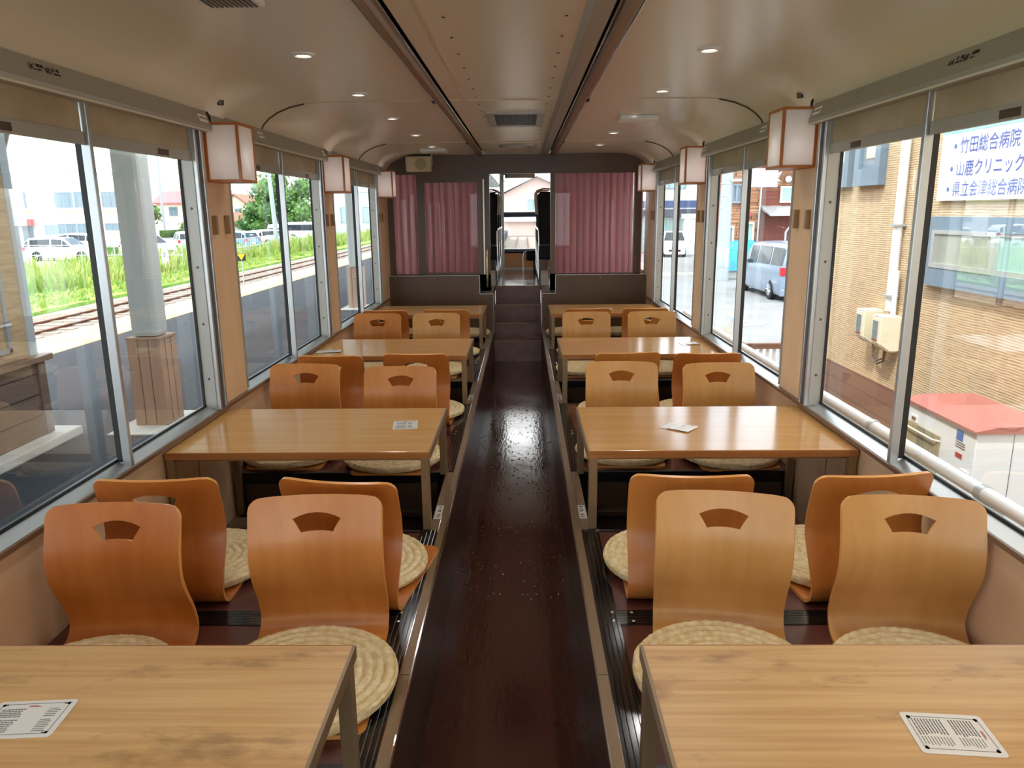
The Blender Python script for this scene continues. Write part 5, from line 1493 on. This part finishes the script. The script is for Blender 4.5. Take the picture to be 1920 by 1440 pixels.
for i in range(24):
    y = 18 + i * 3; x = 3.2 - i * .06
    MB().box(x - .04, x + .04, y - .04, y + .04, -1.35, .25).build('post', m['white'], t, world=True)
g = MB()
for z in (.2, -.4, -1.0): g.tube([(3.2, 18, z), (1.8, 87, z)], .03, 6)
g.build('rails', m['white'], t, world=True)
g = MB()
for i in range(230): 
    y = 18 + i * .3; x = 3.2 - (y - 18) * .02; g.box(x - .01, x + .01, y, y + .05, -1.3, .2)
g.build('mesh', m['white'], t, world=True)
t = thing('signal_post', 'railway signal post ahead, left of the gabled house', 'signal', (-1.95, 60, -1.35))
MB().tube([(0, 0, 0), (0, 0, 3.1)], .06, 8).build('post', m['white'], t)
MB().box(-.16, .16, -.1, .1, 2.6, 3.7, .04).build('head', m['navy2'], t)
MB().lathe([(.08, -.1), (.06, -.12), (0, -.12)], (0, 0, 2.85), 'y', 14).build('red_lamp', emis('red signal lamp', '#ff5a4a', 2.), t)
tree(6.2, 78, [(0, 0, 6.3, 1.4), (.4, 0, 4.6, 1.8), (0, 0, 2.6, 1.8), (-.1, 0, 7.6, .9)], 5, 'thin leafy tree ahead right of the gabled house', m['leaves2'], .2, 40, 12)
wm = MB(); rw = random.Random(18)
for _ in range(500): tuft(rw.uniform(1.3, 2.9), rw.uniform(16, 70), -1.36, rw.uniform(.3, .9))
for _ in range(300): tuft(rw.uniform(-3.3, -1.5), rw.uniform(16, 70), -1.36, rw.uniform(.2, .6))
o = wm.build('lineside_weeds', m['weeds'], recalc=False); tag(o, 'yellow green weeds beside the track ahead', 'weeds', kind='stuff')
SKY, SUN, EXPO, DOWN = 2.7, 2.4, 1.03, 6
# ================================================================== light, sky and camera
sc = bpy.context.scene
w = bpy.data.worlds.new('sky'); sc.world = w; w.use_nodes = True
N = w.node_tree.nodes; L = w.node_tree.links
bg = N['Background']
tc = N.new('ShaderNodeTexCoord')
mp = N.new('ShaderNodeMapping'); mp.inputs['Scale'].default_value = (1.6, 1.6, 4.5); L.new(tc.outputs['Generated'], mp.inputs['Vector'])
no = N.new('ShaderNodeTexNoise'); no.inputs['Scale'].default_value = 2.2; no.inputs['Detail'].default_value = 7; L.new(mp.outputs[0], no.inputs['Vector'])
cr = N.new('ShaderNodeValToRGB'); cr.color_ramp.elements[0].position = .36; cr.color_ramp.elements[0].color = (.62, .80, 1.0, 1)
cr.color_ramp.elements[1].position = .52; cr.color_ramp.elements[1].color = (1.0, 1.0, 1.0, 1)
L.new(no.outputs['Fac'], cr.inputs[0]); L.new(cr.outputs[0], bg.inputs['Color'])
bg.inputs['Strength'].default_value = SKY
sun = bpy.data.lights.new('sun', 'SUN'); sun.energy = SUN; sun.angle = R(3); sun.color = (1, .96, .9)
so = bpy.data.objects.new('sun', sun); C.objects.link(so)
so.rotation_euler = Vector((.42, .30, -.86)).to_track_quat('-Z', 'Y').to_euler()
for i, (x, y, z, k) in enumerate(LAMPS):
    l = bpy.data.lights.new('lantern_light', 'POINT'); l.energy = (.12, .4, .4)[k]; l.color = (1, .98, .97); l.shadow_soft_size = .02
    o = bpy.data.objects.new('lantern_light', l); C.objects.link(o); o.location = (x, y, z + .05)

for x, y in DL + [(s * .745, y) for s in (-1, 1) for y in (1.95, .95, -.05, -1.05, -2.05)]:  # brightens the dark car; rows beyond DL are added spots with no fixture
    l = bpy.data.lights.new('downlight_beam', 'SPOT'); l.energy = DOWN; l.color = (1, .99, .97); l.spot_size = R(150); l.spot_blend = 1; l.shadow_soft_size = .03
    o = bpy.data.objects.new('downlight_beam', l); C.objects.link(o); o.location = (x, y, 2.13)

cam = bpy.data.cameras.new('camera'); co = bpy.data.objects.new('camera', cam); C.objects.link(co)
cam.sensor_width = 36; cam.lens = 26.351; cam.clip_start = .02; cam.clip_end = 600
r = Vector((.9998519, .01409245, -.00987866)); u = Vector((.00646391, .22447453, .97445852)); f = Vector((-.01595001, .97437805, -.22435019))
co.matrix_world = Matrix(((r.x, u.x, -f.x, .060056), (r.y, u.y, -f.y, 0), (r.z, u.z, -f.z, 1.575), (0, 0, 0, 1)))
sc.camera = co
sc.view_settings.view_transform = 'Standard'; sc.view_settings.look = 'None'
sc.view_settings.gamma = 1; sc.view_settings.use_curve_mapping = False
sc.view_settings.exposure = EXPO
sc.cycles.use_denoising = True
sc.cycles.max_bounces = 14; sc.cycles.diffuse_bounces = 6; sc.cycles.glossy_bounces = 6; sc.cycles.transparent_max_bounces = 24; sc.cycles.transmission_bounces = 8
sc.cycles.sample_clamp_indirect = 8
sc.cycles.use_adaptive_sampling = True; sc.cycles.adaptive_threshold = .03
